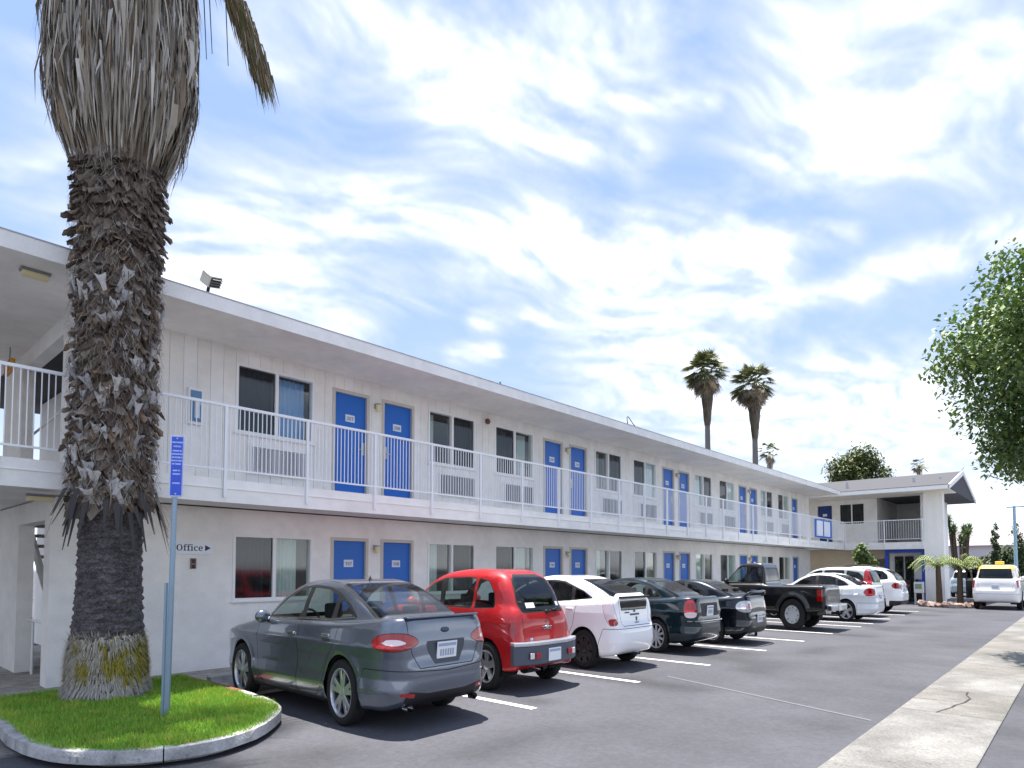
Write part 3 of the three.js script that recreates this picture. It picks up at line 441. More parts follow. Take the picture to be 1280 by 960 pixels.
// ---------- the big fan palm ----------
{
  const PX = 2.42, PZ = -8.5, R = rng(51);
  const palm = thing('palm_tree', PX, .13, PZ, 'huge shaggy fan palm with dead frond skirt in the lawn island', 'palm tree');
  const prof = [[.44, 0], [.43, .12], [.415, .25], [.405, .45], [.385, .65], [.355, .9], [.34, 1.2], [.33, 1.6], [.325, 2.1], [.315, 2.5], [.30, 3.2], [.31, 4.5], [.33, 6.2], [.36, 8.6], [.3, 9.3]];
  const radAt = y => { for (let i = 1; i < prof.length; i++) if (y <= prof[i][1]) return lerp(prof[i - 1][0], prof[i][0], (y - prof[i - 1][1]) / (prof[i][1] - prof[i - 1][1])); return .35; };
  { // trunk with uneven ring scars
    const nu = 96, nv = 340, p = [], id = [], uv = [];
    for (let j = 0; j <= nv; j++) { const y = j / nv * 9.2; for (let i = 0; i <= nu; i++) { const a = i / nu * 6.2832, ca = Math.cos(a), sa = Math.sin(a); const ring = .010 * Math.sin(y * 58 + 2.2 * n3(ca * 1.6, y * .9, sa * 1.6)) + .016 * n3(ca * 3.5, y * 13, sa * 3.5) + .012 * n3(ca * 9, y * 34, sa * 9); const r = radAt(y) + ring - .012; p.push(ca * r, y, sa * r); uv.push(i / nu * 2.7, y); } }
    for (let j = 0; j < nv; j++) for (let i = 0; i < nu; i++) { const a = j * (nu + 1) + i; id.push(a, a + nu + 1, a + 1, a + 1, a + nu + 1, a + nu + 2); }
    const g = new THREE.BufferGeometry(); g.setAttribute('position', new THREE.Float32BufferAttribute(p, 3)); g.setAttribute('uv', new THREE.Float32BufferAttribute(uv, 2)); g.setIndex(id); g.computeVertexNormals();
    const bark = noiseTex(512, 1.35, (u, v, n) => { const f = n(u, v, 90, 61), h = n(u * .2, v, 60, 62) * .5 + n(u * .35, v, 130, 64) * .5, b = 74 + (h - .5) * 58 + (f - .5) * 34 + (n(u, v, 8, 63) - .5) * 24; return [b * 1.03, b * .97, b * .99]; });
    add(palm, 'trunk', g, std(0xffffff, .95, { map: bark }));
  }
  const greys = [[.30, .27, .24], [.24, .21, .19], [.36, .34, .31], [.20, .16, .14], [.28, .23, .18]];
  { // fibrous root flare and moss: short tufts
    const c = new Cards(), m = new Cards();
    for (let k = 0; k < 9500; k++) { const a = R() * 6.283, y = Math.pow(R(), .8) * .72; const r = radAt(y) - .01, w = .005 + R() * .006, l = .05 + R() * .09, ca = Math.cos(a), sa = Math.sin(a), o = .02 + R() * .05; if (y > .5 && R() < .4) continue;
      const moss = y > .20 && y < .68 && n3(ca * 1.7, y * 4, sa * 1.7) + .75 * (ca * .35 + sa * .94) > .35 && R() < .85; const g = .75 + R() * .5; const col = moss ? [.30 * g, .25 * g, .035 * g] : y < .24 ? [.42 * g, .39 * g, .36 * g] : [.40 * g, .36 * g, .30 * g];
      const up = y < .22 ? -1 : (R() < .7 ? -1 : .6); const b = [ca * r, y, sa * r], t = [ca * (r + o), y + up * l, sa * (r + o)];
      (moss ? m : c).tri([b[0] - sa * w, b[1], b[2] + ca * w], [b[0] + sa * w, b[1], b[2] - ca * w], [t[0] + (R() - .5) * .03, Math.max(t[1], -.02), t[2] + (R() - .5) * .03], col); }
    const vm = new THREE.MeshStandardMaterial({ vertexColors: true, roughness: .95, side: THREE.DoubleSide });
    add(palm, 'root_fibres', c.geo(), vm).userData.kind = 'stuff'; add(palm, 'moss', m.geo(), vm).userData.kind = 'stuff';
  }
  { // old leaf bases: curved scales whose lower lip stands off the trunk
    const mats = [[.20, .155, .12], [.14, .105, .08], [.25, .205, .165], [.10, .072, .055], [.25, .17, .11], [.34, .295, .255]].map(c => { const m = std(0, .95, { side: THREE.DoubleSide }); m.color.setRGB(...c); return m; });
    const pale = [[.46, .45, .45], [.38, .38, .40], [.52, .50, .48]].map(c => { const m = std(0, .9, { side: THREE.DoubleSide }); m.color.setRGB(...c); return m; });
    function scale(w, h, out, curl, seed) { // wide shield, top edge on the trunk, ragged lip out and down
      const Q = rng(seed), nu = 6, p = [], id = []; for (let j = 0; j < 3; j++) for (let i = 0; i <= nu; i++) { const u = i / nu * 2 - 1, v = j / 2; const ww = w * (1 - .35 * v * v), x = u * ww / 2; const z = out * v * v * (1 - .35 * u * u) + .02 * v - curl * u * u * w * .55; const y = -h * v * (1 - .25 * u * u) + (j === 2 ? (Q() - .5) * h * .5 : (Q() - .5) * h * .12); p.push(x + (Q() - .5) * .014, y, z + (Q() - .5) * .014); }
      for (let j = 0; j < 2; j++) for (let i = 0; i < nu; i++) { const a = j * (nu + 1) + i; id.push(a, a + nu + 1, a + 1, a + 1, a + nu + 1, a + nu + 2); }
      const n = p.length / 3; for (let i = 0; i < n; i++) { p.push(p[3 * i] * .96, p[3 * i + 1] + .006, p[3 * i + 2] - .016); } const f = id.length; for (let i = 0; i < f; i += 3) id.push(id[i] + n, id[i + 2] + n, id[i + 1] + n);
      for (let i = 0; i < nu; i++) { const a = 2 * (nu + 1) + i; id.push(a, a + n, a + 1, a + 1, a + n, a + n + 1); }
      const g = new THREE.BufferGeometry(); g.setAttribute('position', new THREE.Float32BufferAttribute(p, 3)); g.setIndex(id); return toCreasedNormals((g.computeVertexNormals(), g), 1.25);
    }
    function stub(h, seed) { // forked pale petiole stub
      const Q = rng(seed), s = new THREE.Shape(); s.moveTo(-.022, -h); s.lineTo(.020, -h * (.93 + Q() * .07)); s.lineTo(.026, -h * .55); s.lineTo(.05 + Q() * .015, -h * .12); s.lineTo(.046 + Q() * .012, 0); s.lineTo(.018, -.008 - Q() * .012); s.lineTo(-.018, -.016 - Q() * .01); s.lineTo(-.05 - Q() * .012, .008); s.lineTo(-.046 - Q() * .012, -h * .14); s.lineTo(-.027, -h * .55); s.closePath();
      return new THREE.ExtrudeGeometry(s, { depth: .018, bevelEnabled: false }).rotateX(.25);
    }
    const kinds = []; for (let k = 0; k < 8; k++) kinds.push(scale(.10 + R() * .06, .10 + R() * .07, .055 + R() * .04, .4, 200 + k));
    const stubs = []; for (let k = 0; k < 5; k++) stubs.push(stub(.17 + R() * .11, 300 + k));
    const items = [];
    for (let y = 2.28, row = 0; y < 6.35; y += .08, row++) { const N = 21; for (let i = 0; i < N; i++) { const a = (i + (row % 2) * .5 + (R() - .5) * .55) / N * 6.283; const yy = y + (R() - .5) * .09; const b = y > 5.3 ? .05 : 0; items.push({ k: 'leaf_base', g: kinds[R() * 8 | 0], m: mats[(y > 5.5 ? R() * 4 : R() * 6) | 0], a, y: yy, r: radAt(yy) + .01 + R() * .035 + b + (y < 3.6 && y > 3.0 ? .03 : 0), s: .9 + R() * .55, tilt: -.15 + R() * .5 }); } }
    for (let k = 0; k < 165; k++) { const y = R() < .7 ? 2.35 + R() * 1.6 : 4.0 + R() * .9; items.push({ k: 'petiole_stub', g: stubs[R() * 5 | 0], m: pale[R() * 3 | 0], a: R() * 6.283, y, r: radAt(y) + .11 + R() * .06, s: .65 + R() * .5, tilt: -.1 + R() * .5 }); }
    const cam = Math.atan2(-PZ, -PX); // the side that is open to the drive
    const front = items.map(t => ({ t, f: Math.cos(t.a - cam) })).sort((p, q) => q.f - p.f);
    const lim = { leaf_base: 300, petiole_stub: 300 }, rest = [];
    for (const { t } of front) {
      const mm = mesh(t.g, t.m); mm.name = t.k; mm.position.set(Math.cos(t.a) * t.r, t.y, Math.sin(t.a) * t.r); mm.rotation.order = 'YXZ'; mm.rotation.set(t.tilt, Math.PI / 2 - t.a, (R() - .5) * (t.k === 'leaf_base' ? .5 : .9)); mm.scale.setScalar(t.s);
      if (lim[t.k]-- > 0) palm.add(mm); else { mm.updateMatrix(); const g = t.g.clone().applyMatrix4(mm.matrix); rest.push(colorGeo(g, [t.m.color.r, t.m.color.g, t.m.color.b])); }
    }
    const rg = mergeGeometries(rest.map(g => { const q = g.index ? g.toNonIndexed() : g; q.deleteAttribute('uv'); return q; })); add(palm, 'leaf_bases', rg, new THREE.MeshStandardMaterial({ vertexColors: true, roughness: .95, side: THREE.DoubleSide })).userData.kind = 'stuff';
    { const c = new Cards(); for (let k = 0; k < 13000; k++) { const a = R() * 6.283, y = 2.2 + R() * 4.1, r = radAt(y) + .05 + R() * .13, l = .05 + R() * .13, w = .0025 + R() * .004, ca = Math.cos(a), sa = Math.sin(a), g = .5 + R() * .9, b = (R() < .5 ? [.16, .12, .085] : R() < .6 ? [.26, .235, .21] : [.07, .05, .04]).map(v => v * g), da = (R() - .5) * .45, dy = R() < .75 ? -l : l * .5; c.tri([ca * r - sa * w, y, sa * r + ca * w], [ca * r + sa * w, y, sa * r - ca * w], [Math.cos(a + da) * (r + .04), y + dy, Math.sin(a + da) * (r + .04)], b); } add(palm, 'bark_fibres', c.geo(), new THREE.MeshStandardMaterial({ vertexColors: true, roughness: .95, side: THREE.DoubleSide })).userData.kind = 'stuff'; }
    // a few broken dark bases hanging at the lower edge
    const c = new Cards(); for (let k = 0; k < 26; k++) { const a = cam + (R() - .5) * 3.4, r = .5, y = 2.1 + R() * .3, l = .2 + R() * .35, ca = Math.cos(a), sa = Math.sin(a), w = .02 + R() * .02; c.quad([ca * r - sa * w, y, sa * r + ca * w], [ca * r + sa * w, y, sa * r - ca * w], [ca * (r + .12) + sa * w * .3, y - l, sa * (r + .12) - ca * w * .3], [ca * (r + .12) - sa * w * .3, y - l, sa * (r + .12) + ca * w * .3], [.05, .045, .045]); }
    for (let k = 0; k < 7; k++) { const a = cam - 1.05 + (R() - .5) * .3, r = .52, y = 2.15 + R() * .25, l = .35 + R() * .3, ca = Math.cos(a), sa = Math.sin(a), w = .025; c.tri([ca * r - sa * w, y, sa * r + ca * w], [ca * r + sa * w, y, sa * r - ca * w], [ca * (r + .16), y - l, sa * (r + .16)], [.04, .035, .035]); }
    add(palm, 'hanging_bases', c.geo(), new THREE.MeshStandardMaterial({ vertexColors: true, roughness: .95, side: THREE.DoubleSide })).userData.kind = 'stuff';
  }
  { // skirt of dead fronds
    const c = new Cards(); const sk = y => y < 6.2 ? .46 : y < 7.0 ? lerp(.52, .75, (y - 6.2) / .8) : y < 8 ? lerp(.75, .78, y - 7) : lerp(.78, .6, (y - 8) / 1.6);
    for (let k = 0; k < 11000; k++) {
      const a = R() * 6.283, yt = 6.75 + Math.pow(R(), .8) * 3.1, l = .35 + R() * .75, lump = .07 * n3(Math.cos(a) * 2.5, yt * 1.2, Math.sin(a) * 2.5), r0 = sk(yt) * (.72 + .3 * R()) + lump; let yb = yt - l; if (yb < 6.15) yb = (R() < .12 ? 5.85 : 6.12) + R() * .35;
      const r1 = sk(Math.max(yb, 6.1)) * (.8 + .26 * R()) + lump + (R() < .06 ? .1 : 0), w = R() < .2 ? .012 + R() * .014 : .003 + R() * .006, da = (R() - .5) * .16; const v = .5 + R() * .8, base = R() < .5 ? [.36, .315, .25] : R() < .6 ? [.46, .43, .385] : [.20, .15, .10]; const col = base.map(q => q * v);
      const ca = Math.cos(a), sa = Math.sin(a), cb = Math.cos(a + da), sb = Math.sin(a + da), cm = Math.cos(a + da * .4), sm = Math.sin(a + da * .4), rm = (r0 + r1) / 2 + .04, ym = (yt + yb) / 2; const tw = (R() - .5) * 2, ox = w * (-sa + ca * tw), oz = w * (ca + sa * tw);
      const A = [ca * r0 - ox, yt, sa * r0 - oz], B = [ca * r0 + ox, yt, sa * r0 + oz], C = [cm * rm + ox, ym, sm * rm + oz], D = [cm * rm - ox, ym, sm * rm - oz], E = [cb * r1, yb, sb * r1]; c.quad(A, B, C, D, col); c.tri(D, C, E, col);
    }
    add(palm, 'skirt', c.geo(), new THREE.MeshStandardMaterial({ vertexColors: true, roughness: .9, side: THREE.DoubleSide })).userData.kind = 'stuff';
    add(palm, 'skirt_core', new THREE.LatheGeometry([[.36, 6.2], [.42, 6.6], [.5, 7.2], [.55, 8], [.5, 9.3], [.2, 9.9]].map(q => new THREE.Vector2(...q)), 24), std(0x8a7a66, .95, { side: THREE.DoubleSide }));
  }
  { // crown of green fans above, and one worn frond hanging out beside the skirt
    const leafMat = new THREE.MeshPhysicalMaterial({ vertexColors: true, roughness: .7, side: THREE.DoubleSide, transmission: .2, thickness: 0 });
    for (let k = 0; k < 14; k++) {
      const a = k * 2.399 + R() * .3, el = .1 + 1.35 * (k / 14), L = 1.0 + R() * .5, ca = Math.cos(a), sa = Math.sin(a), c = new Cards(); const hub = [ca * Math.cos(el) * L, 10.3 + Math.sin(el) * L, sa * Math.cos(el) * L]; const w = .022;
      c.quad([-sa * w, 10.0, ca * w], [sa * w, 10.0, -ca * w], [hub[0] + sa * w, hub[1], hub[2] - ca * w], [hub[0] - sa * w, hub[1], hub[2] + ca * w], [.13, .13, .05]);
      for (let i = 0; i < 26; i++) { const f = (i / 25 - .5) * 3.6, ll = (.85 + R() * .25) * (1 - .18 * Math.abs(f)), d = [ca * Math.cos(el) * Math.cos(f) - sa * Math.sin(f), Math.sin(el) * Math.cos(f), sa * Math.cos(el) * Math.cos(f) + ca * Math.sin(f)]; const ps = [-sa * Math.cos(f) - ca * Math.sin(f), 0, ca * Math.cos(f) - sa * Math.sin(f)]; const m = [hub[0] + d[0] * ll * .6, hub[1] + d[1] * ll * .6, hub[2] + d[2] * ll * .6], t = [hub[0] + d[0] * ll, hub[1] + d[1] * ll - .22, hub[2] + d[2] * ll], g = .8 + R() * .5, col = [.06 * g, .11 * g, .03 * g]; c.quad([hub[0], hub[1], hub[2]], [m[0] + ps[0] * .024, m[1], m[2] + ps[2] * .024], t, [m[0] - ps[0] * .024, m[1], m[2] - ps[2] * .024], col); }
      add(palm, 'frond', c.geo(), leafMat);
    }
    const c = new Cards(), cv = new THREE.CatmullRomCurve3([V(.45, 9.75, .2), V(.8, 9.4, .38), V(1.1, 8.75, .55), V(1.32, 8.1, .68), V(1.40, 7.8, .74)]);
    for (let k = 0; k < 1100; k++) { const t = Math.pow(R(), .9), p = cv.getPointAt(t), d = cv.getTangentAt(Math.min(t + .1, 1)), l = (.12 + R() * .3) * (1 - .2 * t), s = .75 + .4 * R(), off = (R() - .5) * .3 * (1 - .4 * t), w = .005 + R() * .007; const q = V(p.x + off * .7, p.y, p.z + off * .7 + (R() - .5) * .1), e = V(q.x + d.x * l * s + (R() - .5) * .08, q.y + d.y * l * s - l * .55, q.z + d.z * l * s + (R() - .5) * .08); const g = .6 + R() * .8, col = (R() < .45 ? [.15, .10, .045] : R() < .5 ? [.10, .10, .03] : [.33, .28, .22]).map(v => v * g); c.tri([q.x - w, q.y, q.z], [q.x + w, q.y, q.z + w], [e.x, e.y, e.z], col); }
    for (const [x, z, y, l] of [[.95, .5, 9.2, 1.3], [.72, .4, 9.1, 1.2], [.78, .42, 9.1, 1.1]]) c.quad([x, y, z], [x + .014, y, z + .01], [x + .09, y - l, z], [x + .08, y - l, z], [.08, .09, .09]);
    add(palm, 'worn_frond', c.geo(), new THREE.MeshStandardMaterial({ vertexColors: true, roughness: .9, side: THREE.DoubleSide }));
  }
}
// ---------- other trees ----------
const leafM = new THREE.MeshPhysicalMaterial({ vertexColors: true, roughness: .6, side: THREE.DoubleSide, transmission: .3, thickness: 0 });
function leafAt(c, x, y, z, s, R, col) { const a = R() * 6.283, b = (R() - .5) * 2.2, dx = Math.cos(a) * Math.cos(b), dy = Math.sin(b) - .25, dz = Math.sin(a) * Math.cos(b), px = -Math.sin(a) * .32, pz = Math.cos(a) * .32, t = (R() - .5) * .3; c.quad([x, y, z], [x + (dx * .5 + px) * s, y + (dy * .5 + t) * s, z + (dz * .5 + pz) * s], [x + dx * s, y + dy * s - .12 * s, z + dz * s], [x + (dx * .5 - px) * s, y + (dy * .5 - t) * s, z + (dz * .5 - pz) * s], col); }
function crown(N, clumps, leaf, cols, seed, squash = 1) { const R = rng(seed), c = new Cards(); let tot = 0; for (const q of clumps) tot += q[3] ** 2; for (const [x, y, z, r] of clumps) { const n = N * r * r / tot; for (let i = 0; i < n; i++) { const u = R() * 2 - 1, a = R() * 6.283, h = Math.sqrt(1 - u * u), rr = r * Math.pow(R(), .42) * (1 + .25 * n3(x + h * Math.cos(a) * 2, u * 2, z + h * Math.sin(a) * 2)); const g = .7 + R() * .6, k = cols[R() * cols.length | 0]; leafAt(c, x + h * Math.cos(a) * rr, y + u * rr * squash, z + h * Math.sin(a) * rr, leaf * (.7 + R() * .6), R, [k[0] * g, k[1] * g, k[2] * g]); } } return c.geo(); }
function limb(list) { return merge(list.map(([pts, r0, r1]) => { const cv = new THREE.CatmullRomCurve3(pts.map(p => V(...p))), g = new THREE.TubeGeometry(cv, 10, 1, 7), p = g.attributes.position; for (let i = 0; i <= 10; i++) { const c = cv.getPointAt(i / 10), r = lerp(r0, r1, i / 10); for (let j = 0; j <= 7; j++) { const k = i * 8 + j; p.setXYZ(k, c.x + (p.getX(k) - c.x) * r, c.y + (p.getY(k) - c.y) * r, c.z + (p.getZ(k) - c.z) * r); } } g.computeVertexNormals(); return g; })); }
const barkM = std(0x5b4d40, .95), barkGrey = std(0x77706a, .95);
{
  const t = thing('leafy_tree', 14.75, 0, .68, 'leafy green street tree leaning over the drive by the gutter', 'tree'), R = rng(71), cl = [];
  for (let k = 0; k < 110; k++) { const a = R() * 6.283, u = R() * 2 - 1, h = Math.sqrt(1 - u * u), q = Math.pow(R(), .5); cl.push([h * Math.cos(a) * 2.75 * q, 5.15 + u * 2.1 * q, h * Math.sin(a) * 2.75 * q, .42 + R() * .4]); }
  for (let k = 0; k < 14; k++) { const a = 2.6 + R() * 1.3; cl.push([Math.cos(a) * 2.9, 4.0 + R() * 1.9, Math.sin(a) * 2.2, .26 + R() * .2]); }
  add(t, 'trunk', limb([[[[0, -.05, 0], [.05, 1.2, .03], [0, 2.6, 0], [-.1, 4.2, .1]], .19, .1], [[[0, 2.3, 0], [-.7, 3.3, -.2], [-1.7, 4.3, -.4]], .1, .03], [[[0, 2.5, 0], [.8, 3.5, .3], [1.6, 4.6, .5]], .1, .03], [[[0, 2.7, 0], [.1, 3.8, -.9], [.2, 4.8, -1.8]], .09, .03], [[[0, 2.6, 0], [-.2, 3.7, .9], [-.3, 4.9, 1.7]], .09, .03], ...cl.filter((q, i) => i % 2 === 0).map(q => [[[q[0] * .12, 3.0 + R() * .6, q[2] * .12], [q[0] * .55, lerp(3.3, q[1], .55), q[2] * .55], [q[0] * 1.05, q[1] + .1, q[2] * 1.05]], .028, .008])]), barkM);
  add(t, 'crown', crown(76000, cl, .1, [[.12, .20, .045], [.15, .26, .055], [.085, .15, .04], [.23, .31, .075]], 72, .95), leafM);
}
function fanPalm(x, z, H, s, label, seed, full) {
  const t = thing('fan_palm', x, 0, z, label, 'palm tree', 'palms beyond the motel roof'), R = rng(seed), lean = (R() - .5) * .6;
  add(t, 'trunk', limb([[[[lean * .9, -.05, 0], [lean * .3, H * .5, 0], [0, H, 0]], .26 * s, .17 * s]]), barkGrey);
  const c = new Cards(); for (let k = 0; k < 46 * full; k++) { const a = R() * 6.283, e = -1.45 + 2.7 * Math.pow(R(), .85), ca = Math.cos(a), sa = Math.sin(a), L = (.8 + R() * .5) * s, hub = [ca * Math.cos(e) * L, H + Math.sin(e) * L, sa * Math.cos(e) * L], dead = e < -.65; for (let i = 0; i < 13; i++) { const f = (i / 12 - .5) * 3.2, ll = (.6 + R() * .35) * s, d = [ca * Math.cos(e) * Math.cos(f) - sa * Math.sin(f), Math.sin(e) * Math.cos(f) - .35, sa * Math.cos(e) * Math.cos(f) + ca * Math.sin(f)], g = .65 + R() * .7, col = (dead ? [.26, .21, .14] : R() < .35 ? [.22, .21, .08] : [.11, .15, .045]).map(v => v * g); c.tri([hub[0] - sa * .08 * s, hub[1], hub[2] + ca * .08 * s], [hub[0] + sa * .08 * s, hub[1] + .08 * s, hub[2] - ca * .08 * s], [hub[0] + d[0] * ll, hub[1] + d[1] * ll, hub[2] + d[2] * ll], col); } }
  for (let k = 0; k < 500 * full; k++) { const a = R() * 6.283, y = H - .5 * s - R() * 3.4 * s, r = (.2 + .34 * (y - H + 3.9 * s) / (3.4 * s)) * s * (.7 + .4 * R()), w = .03 * s, g = .6 + R() * .7; c.tri([Math.cos(a) * r - w, y, Math.sin(a) * r], [Math.cos(a) * r + w, y, Math.sin(a) * r + w], [Math.cos(a) * r * .9, y - .5 * s, Math.sin(a) * r * .9], [.26 * g, .21 * g, .15 * g]); }
  add(t, 'crown', c.geo(), leafM); return t;
}
fanPalm(45.5, -21.1, 16.6, 1.0, 'taller fan palm with shaggy brown skirt behind the roof', 81, 3.4);
fanPalm(47, -18.1, 15.4, 1.0, 'fan palm with narrow hanging skirt behind the roof', 82, 3.4);
fanPalm(75, -27.2, 15.2, .8, 'small distant pale palm above the roof line', 83, .7);
fanPalm(80, -13.2, 12.7, .55, 'tiny distant palm behind the office roof ridge', 84, .7);
{
  const t = thing('round_tree', 62, 0, -14.6, 'dense rounded evergreen tree rising behind the office roof', 'tree'), R = rng(91), cl = []; for (let k = 0; k < 70; k++) { const a = R() * 6.283, q = Math.sqrt(R()) * 2.25; cl.push([Math.cos(a) * q, 9.6 + (R() * 2 - .9) * Math.sqrt(Math.max(0, 8 - q * q)) * .75, Math.sin(a) * q, .6 + R() * .45]); }
  add(t, 'trunk', limb([[[[0, -.05, 0], [.1, 4, 0], [0, 9, 0]], .3, .15]]), barkM); add(t, 'crown', crown(17000, cl, .24, [[.10, .135, .03], [.15, .19, .04], [.06, .09, .025]], 92, 1.15), leafM);
}
// planting and far background beyond the office
function shrub(name, x, z, h, r, label, cols, seed, N = 1800, leaf = .1) { const t = thing(name, x, 0, z, label, 'shrub'), R = rng(seed), cl = []; for (let k = 0; k < 14; k++) { const a = R() * 6.283, q = Math.sqrt(R()) * r * .7; cl.push([Math.cos(a) * q, h * (.35 + R() * .55), Math.sin(a) * q, r * (.3 + R() * .25)]); } add(t, 'stem', limb([[[[0, -.02, 0], [.05, h * .4, 0], [0, h * .8, 0]], .05, .02]]), barkM); add(t, 'foliage', crown(N, cl, leaf, cols, seed + 1), leafM); return t; }
const G1 = [[.13, .20, .03], [.18, .25, .04], [.09, .15, .03]], G2 = [[.06, .10, .03], [.09, .13, .04]];
shrub('feathery_shrub', 31.2, -7.25, 2.75, .62, 'bright feathery shrub in front of the tan office wall', G1, 120, 2600, .16);
function stubPalm(x, z, lean, label, seed) { const t = thing('pygmy_palm', x, 0, z, label, 'palm tree', 'small palms in the red planter'), R = rng(seed), H = 1.75, c = new Cards(); add(t, 'trunk', limb([[[[0, -.02, 0], [lean * .3, .8, 0], [lean, H, 0]], .13, .09]]), barkM); for (let k = 0; k < 26; k++) { const a = R() * 6.283, L = .75 + R() * .35, up = .2 + R() * .5; for (let i = 1; i <= 14; i++) { const f = i / 14, y = H + up * Math.sin(f * 2.4) * .9 - f * f * .35, r = L * f, w = .22 * (1 - f * .7), g = .8 + R() * .5; for (const s of [-1, 1]) c.tri([lean + Math.cos(a) * r, y, Math.sin(a) * r], [lean + Math.cos(a) * (r + .04), y, Math.sin(a) * (r + .04)], [lean + Math.cos(a) * (r + .08) - s * Math.sin(a) * w, y - .1, Math.sin(a) * (r + .08) + s * Math.cos(a) * w], [.2 * g, .27 * g, .04 * g]); } } add(t, 'crown', c.geo(), leafM); }
stubPalm(32.4, -4.75, -.15, 'small palm with yellow-green fronds beside the white column', 131); stubPalm(32.6, -4.05, .22, 'small palm leaning over the drive end of the planter', 132);
{ const p = thing('planter_bed', 32.3, 0, -4.4, 'low planting bed edged with reddish stones at the office corner', 'planter'), R = rng(140); for (let k = 0; k < 22; k++) { const a = k / 22 * 6.283; const g = new THREE.DodecahedronGeometry(.16 + R() * .06, 0).scale(1.2, .7, 1); add(p, 'stone', g, std([0x8f7a73, 0xa08e85, 0x857069][k % 3], .9), Math.cos(a) * .75, .08, Math.sin(a) * .95, R(), R() * 3, 0); } add(p, 'soil', new THREE.CylinderGeometry(.78, .8, .12, 20).scale(1, 1, 1.25), std(0x6e5040, .95), 0, .05, 0); }
{ const t = thing('yucca_tree', 52, 0, -6.4, 'spiky branching yucca tree past the office corner', 'tree'), R = rng(150), c = new Cards(), L = []; for (let k = 0; k < 7; k++) { const a = R() * 6.283, r = .3 + R() * .8, h = 3.6 + R() * 1.5, x = Math.cos(a) * r, z = Math.sin(a) * r; L.push([[[0, -.02, 0], [x * .6, h * .45, z * .6], [x, h, z]], .13, .07]); for (let i = 0; i < 150; i++) { const b = R() * 6.283, e = (R() - .25) * 1.9, l = .5 + R() * .25, y = h - R() * .5, g = .7 + R() * .6; c.tri([x + .04 * Math.sin(b), y, z - .04 * Math.cos(b)], [x - .04 * Math.sin(b), y, z + .04 * Math.cos(b)], [x + Math.cos(b) * Math.cos(e) * l, y + Math.sin(e) * l, z + Math.sin(b) * Math.cos(e) * l], [.10 * g, .15 * g, .04 * g]); } } add(t, 'trunk', limb(L), barkM); add(t, 'crown', c.geo(), leafM); }
for (const [x, z, h, r, label, s] of [[60, -5.2, 5.3, .45, 'slim dark cypress standing between yucca and wider cypress', 161], [60.5, -3.9, 5.4, .75, 'wider dark cypress behind the taxi', 162]]) { const t = thing('cypress', x, 0, z, label, 'tree'), R = rng(s), cl = []; for (let k = 0; k < 22; k++) { const f = k / 22; cl.push([(R() - .5) * r * .7, .5 + f * (h - .7), (R() - .5) * r * .7, r * (.85 - .6 * f)]); } add(t, 'trunk', limb([[[[0, -.02, 0], [0, h * .4, 0], [0, h * .8, 0]], .1, .03]]), barkM); add(t, 'crown', crown(3600, cl, .16, G2, s), leafM); }
for (let k = 0; k < 11; k++) { const R = rng(170 + k), x = 62 + R() * 26, z = -9 + k * 1.6; shrub('background_tree', x, z, 2 + R() * 1.3, 1.3 + R() * .6, ['pale olive tree in the belt beyond the lot', 'rounded green tree in the belt beyond the lot', 'loose grey-green tree in the belt beyond the lot'][k % 3], k % 2 ? G2 : [[.17, .20, .09], [.21, .23, .12]], 180 + k * 2, 2600, .3).userData.group = 'trees in the belt beyond the lot'; }
{ const b = thing('far_house', 92, 0, -6, 'pale distant house half hidden behind the trees', 'house'); add(b, 'wall', bx(8, 4.2, 14), std(0xcfc6cc, .9), 0, 2.1, 0); add(b, 'roof', (() => { const s = new THREE.Shape([[-4.6, 0], [0, 1.8], [4.6, 0]].map(q => new THREE.Vector2(...q))); return new THREE.ExtrudeGeometry(s, { depth: 15, bevelEnabled: false }).translate(0, 4.2, -7.5); })(), std(0xa8a0a4, .9)); for (let k = 0; k < 4; k++) add(b, 'window', bx(.1, 1.1, 1.2), std(0x46505c, .2), -4.02, 2.2, -5 + k * 3); }
{ const l = thing('lamp_post', 40, 0, -2.65, 'pale blue-grey parking lot lamp post beside the drive', 'lamp post'); const m = std(0x9fc0cf, .5); add(l, 'pole', new THREE.CylinderGeometry(.06, .09, 4.7, 10), m, 0, 2.35, 0); add(l, 'arm', bar([0, 4.66, -.3], [0, 4.66, .6], .04), m); add(l, 'head', bx(.3, .12, .6, .03), m, 0, 4.7, .8); add(l, 'base', new THREE.CylinderGeometry(.2, .22, .3, 12), M.concrete, 0, .15, 0); }
{ const s = thing('low_wall', 45, 0, -.2, 'low hedge-topped garden wall at the far end of the lot', 'wall'); add(s, 'blockwork', bx(.25, .5, 5), M.stucco, 0, .25, 1); add(s, 'hedge', crown(2200, [[0, .7, -.8, .5], [0, .75, 0, .5], [0, .7, .8, .55], [0, .75, 1.6, .5], [0, .7, 2.4, .5], [0, .7, 3.2, .5]], .14, G2, 199), leafM); }
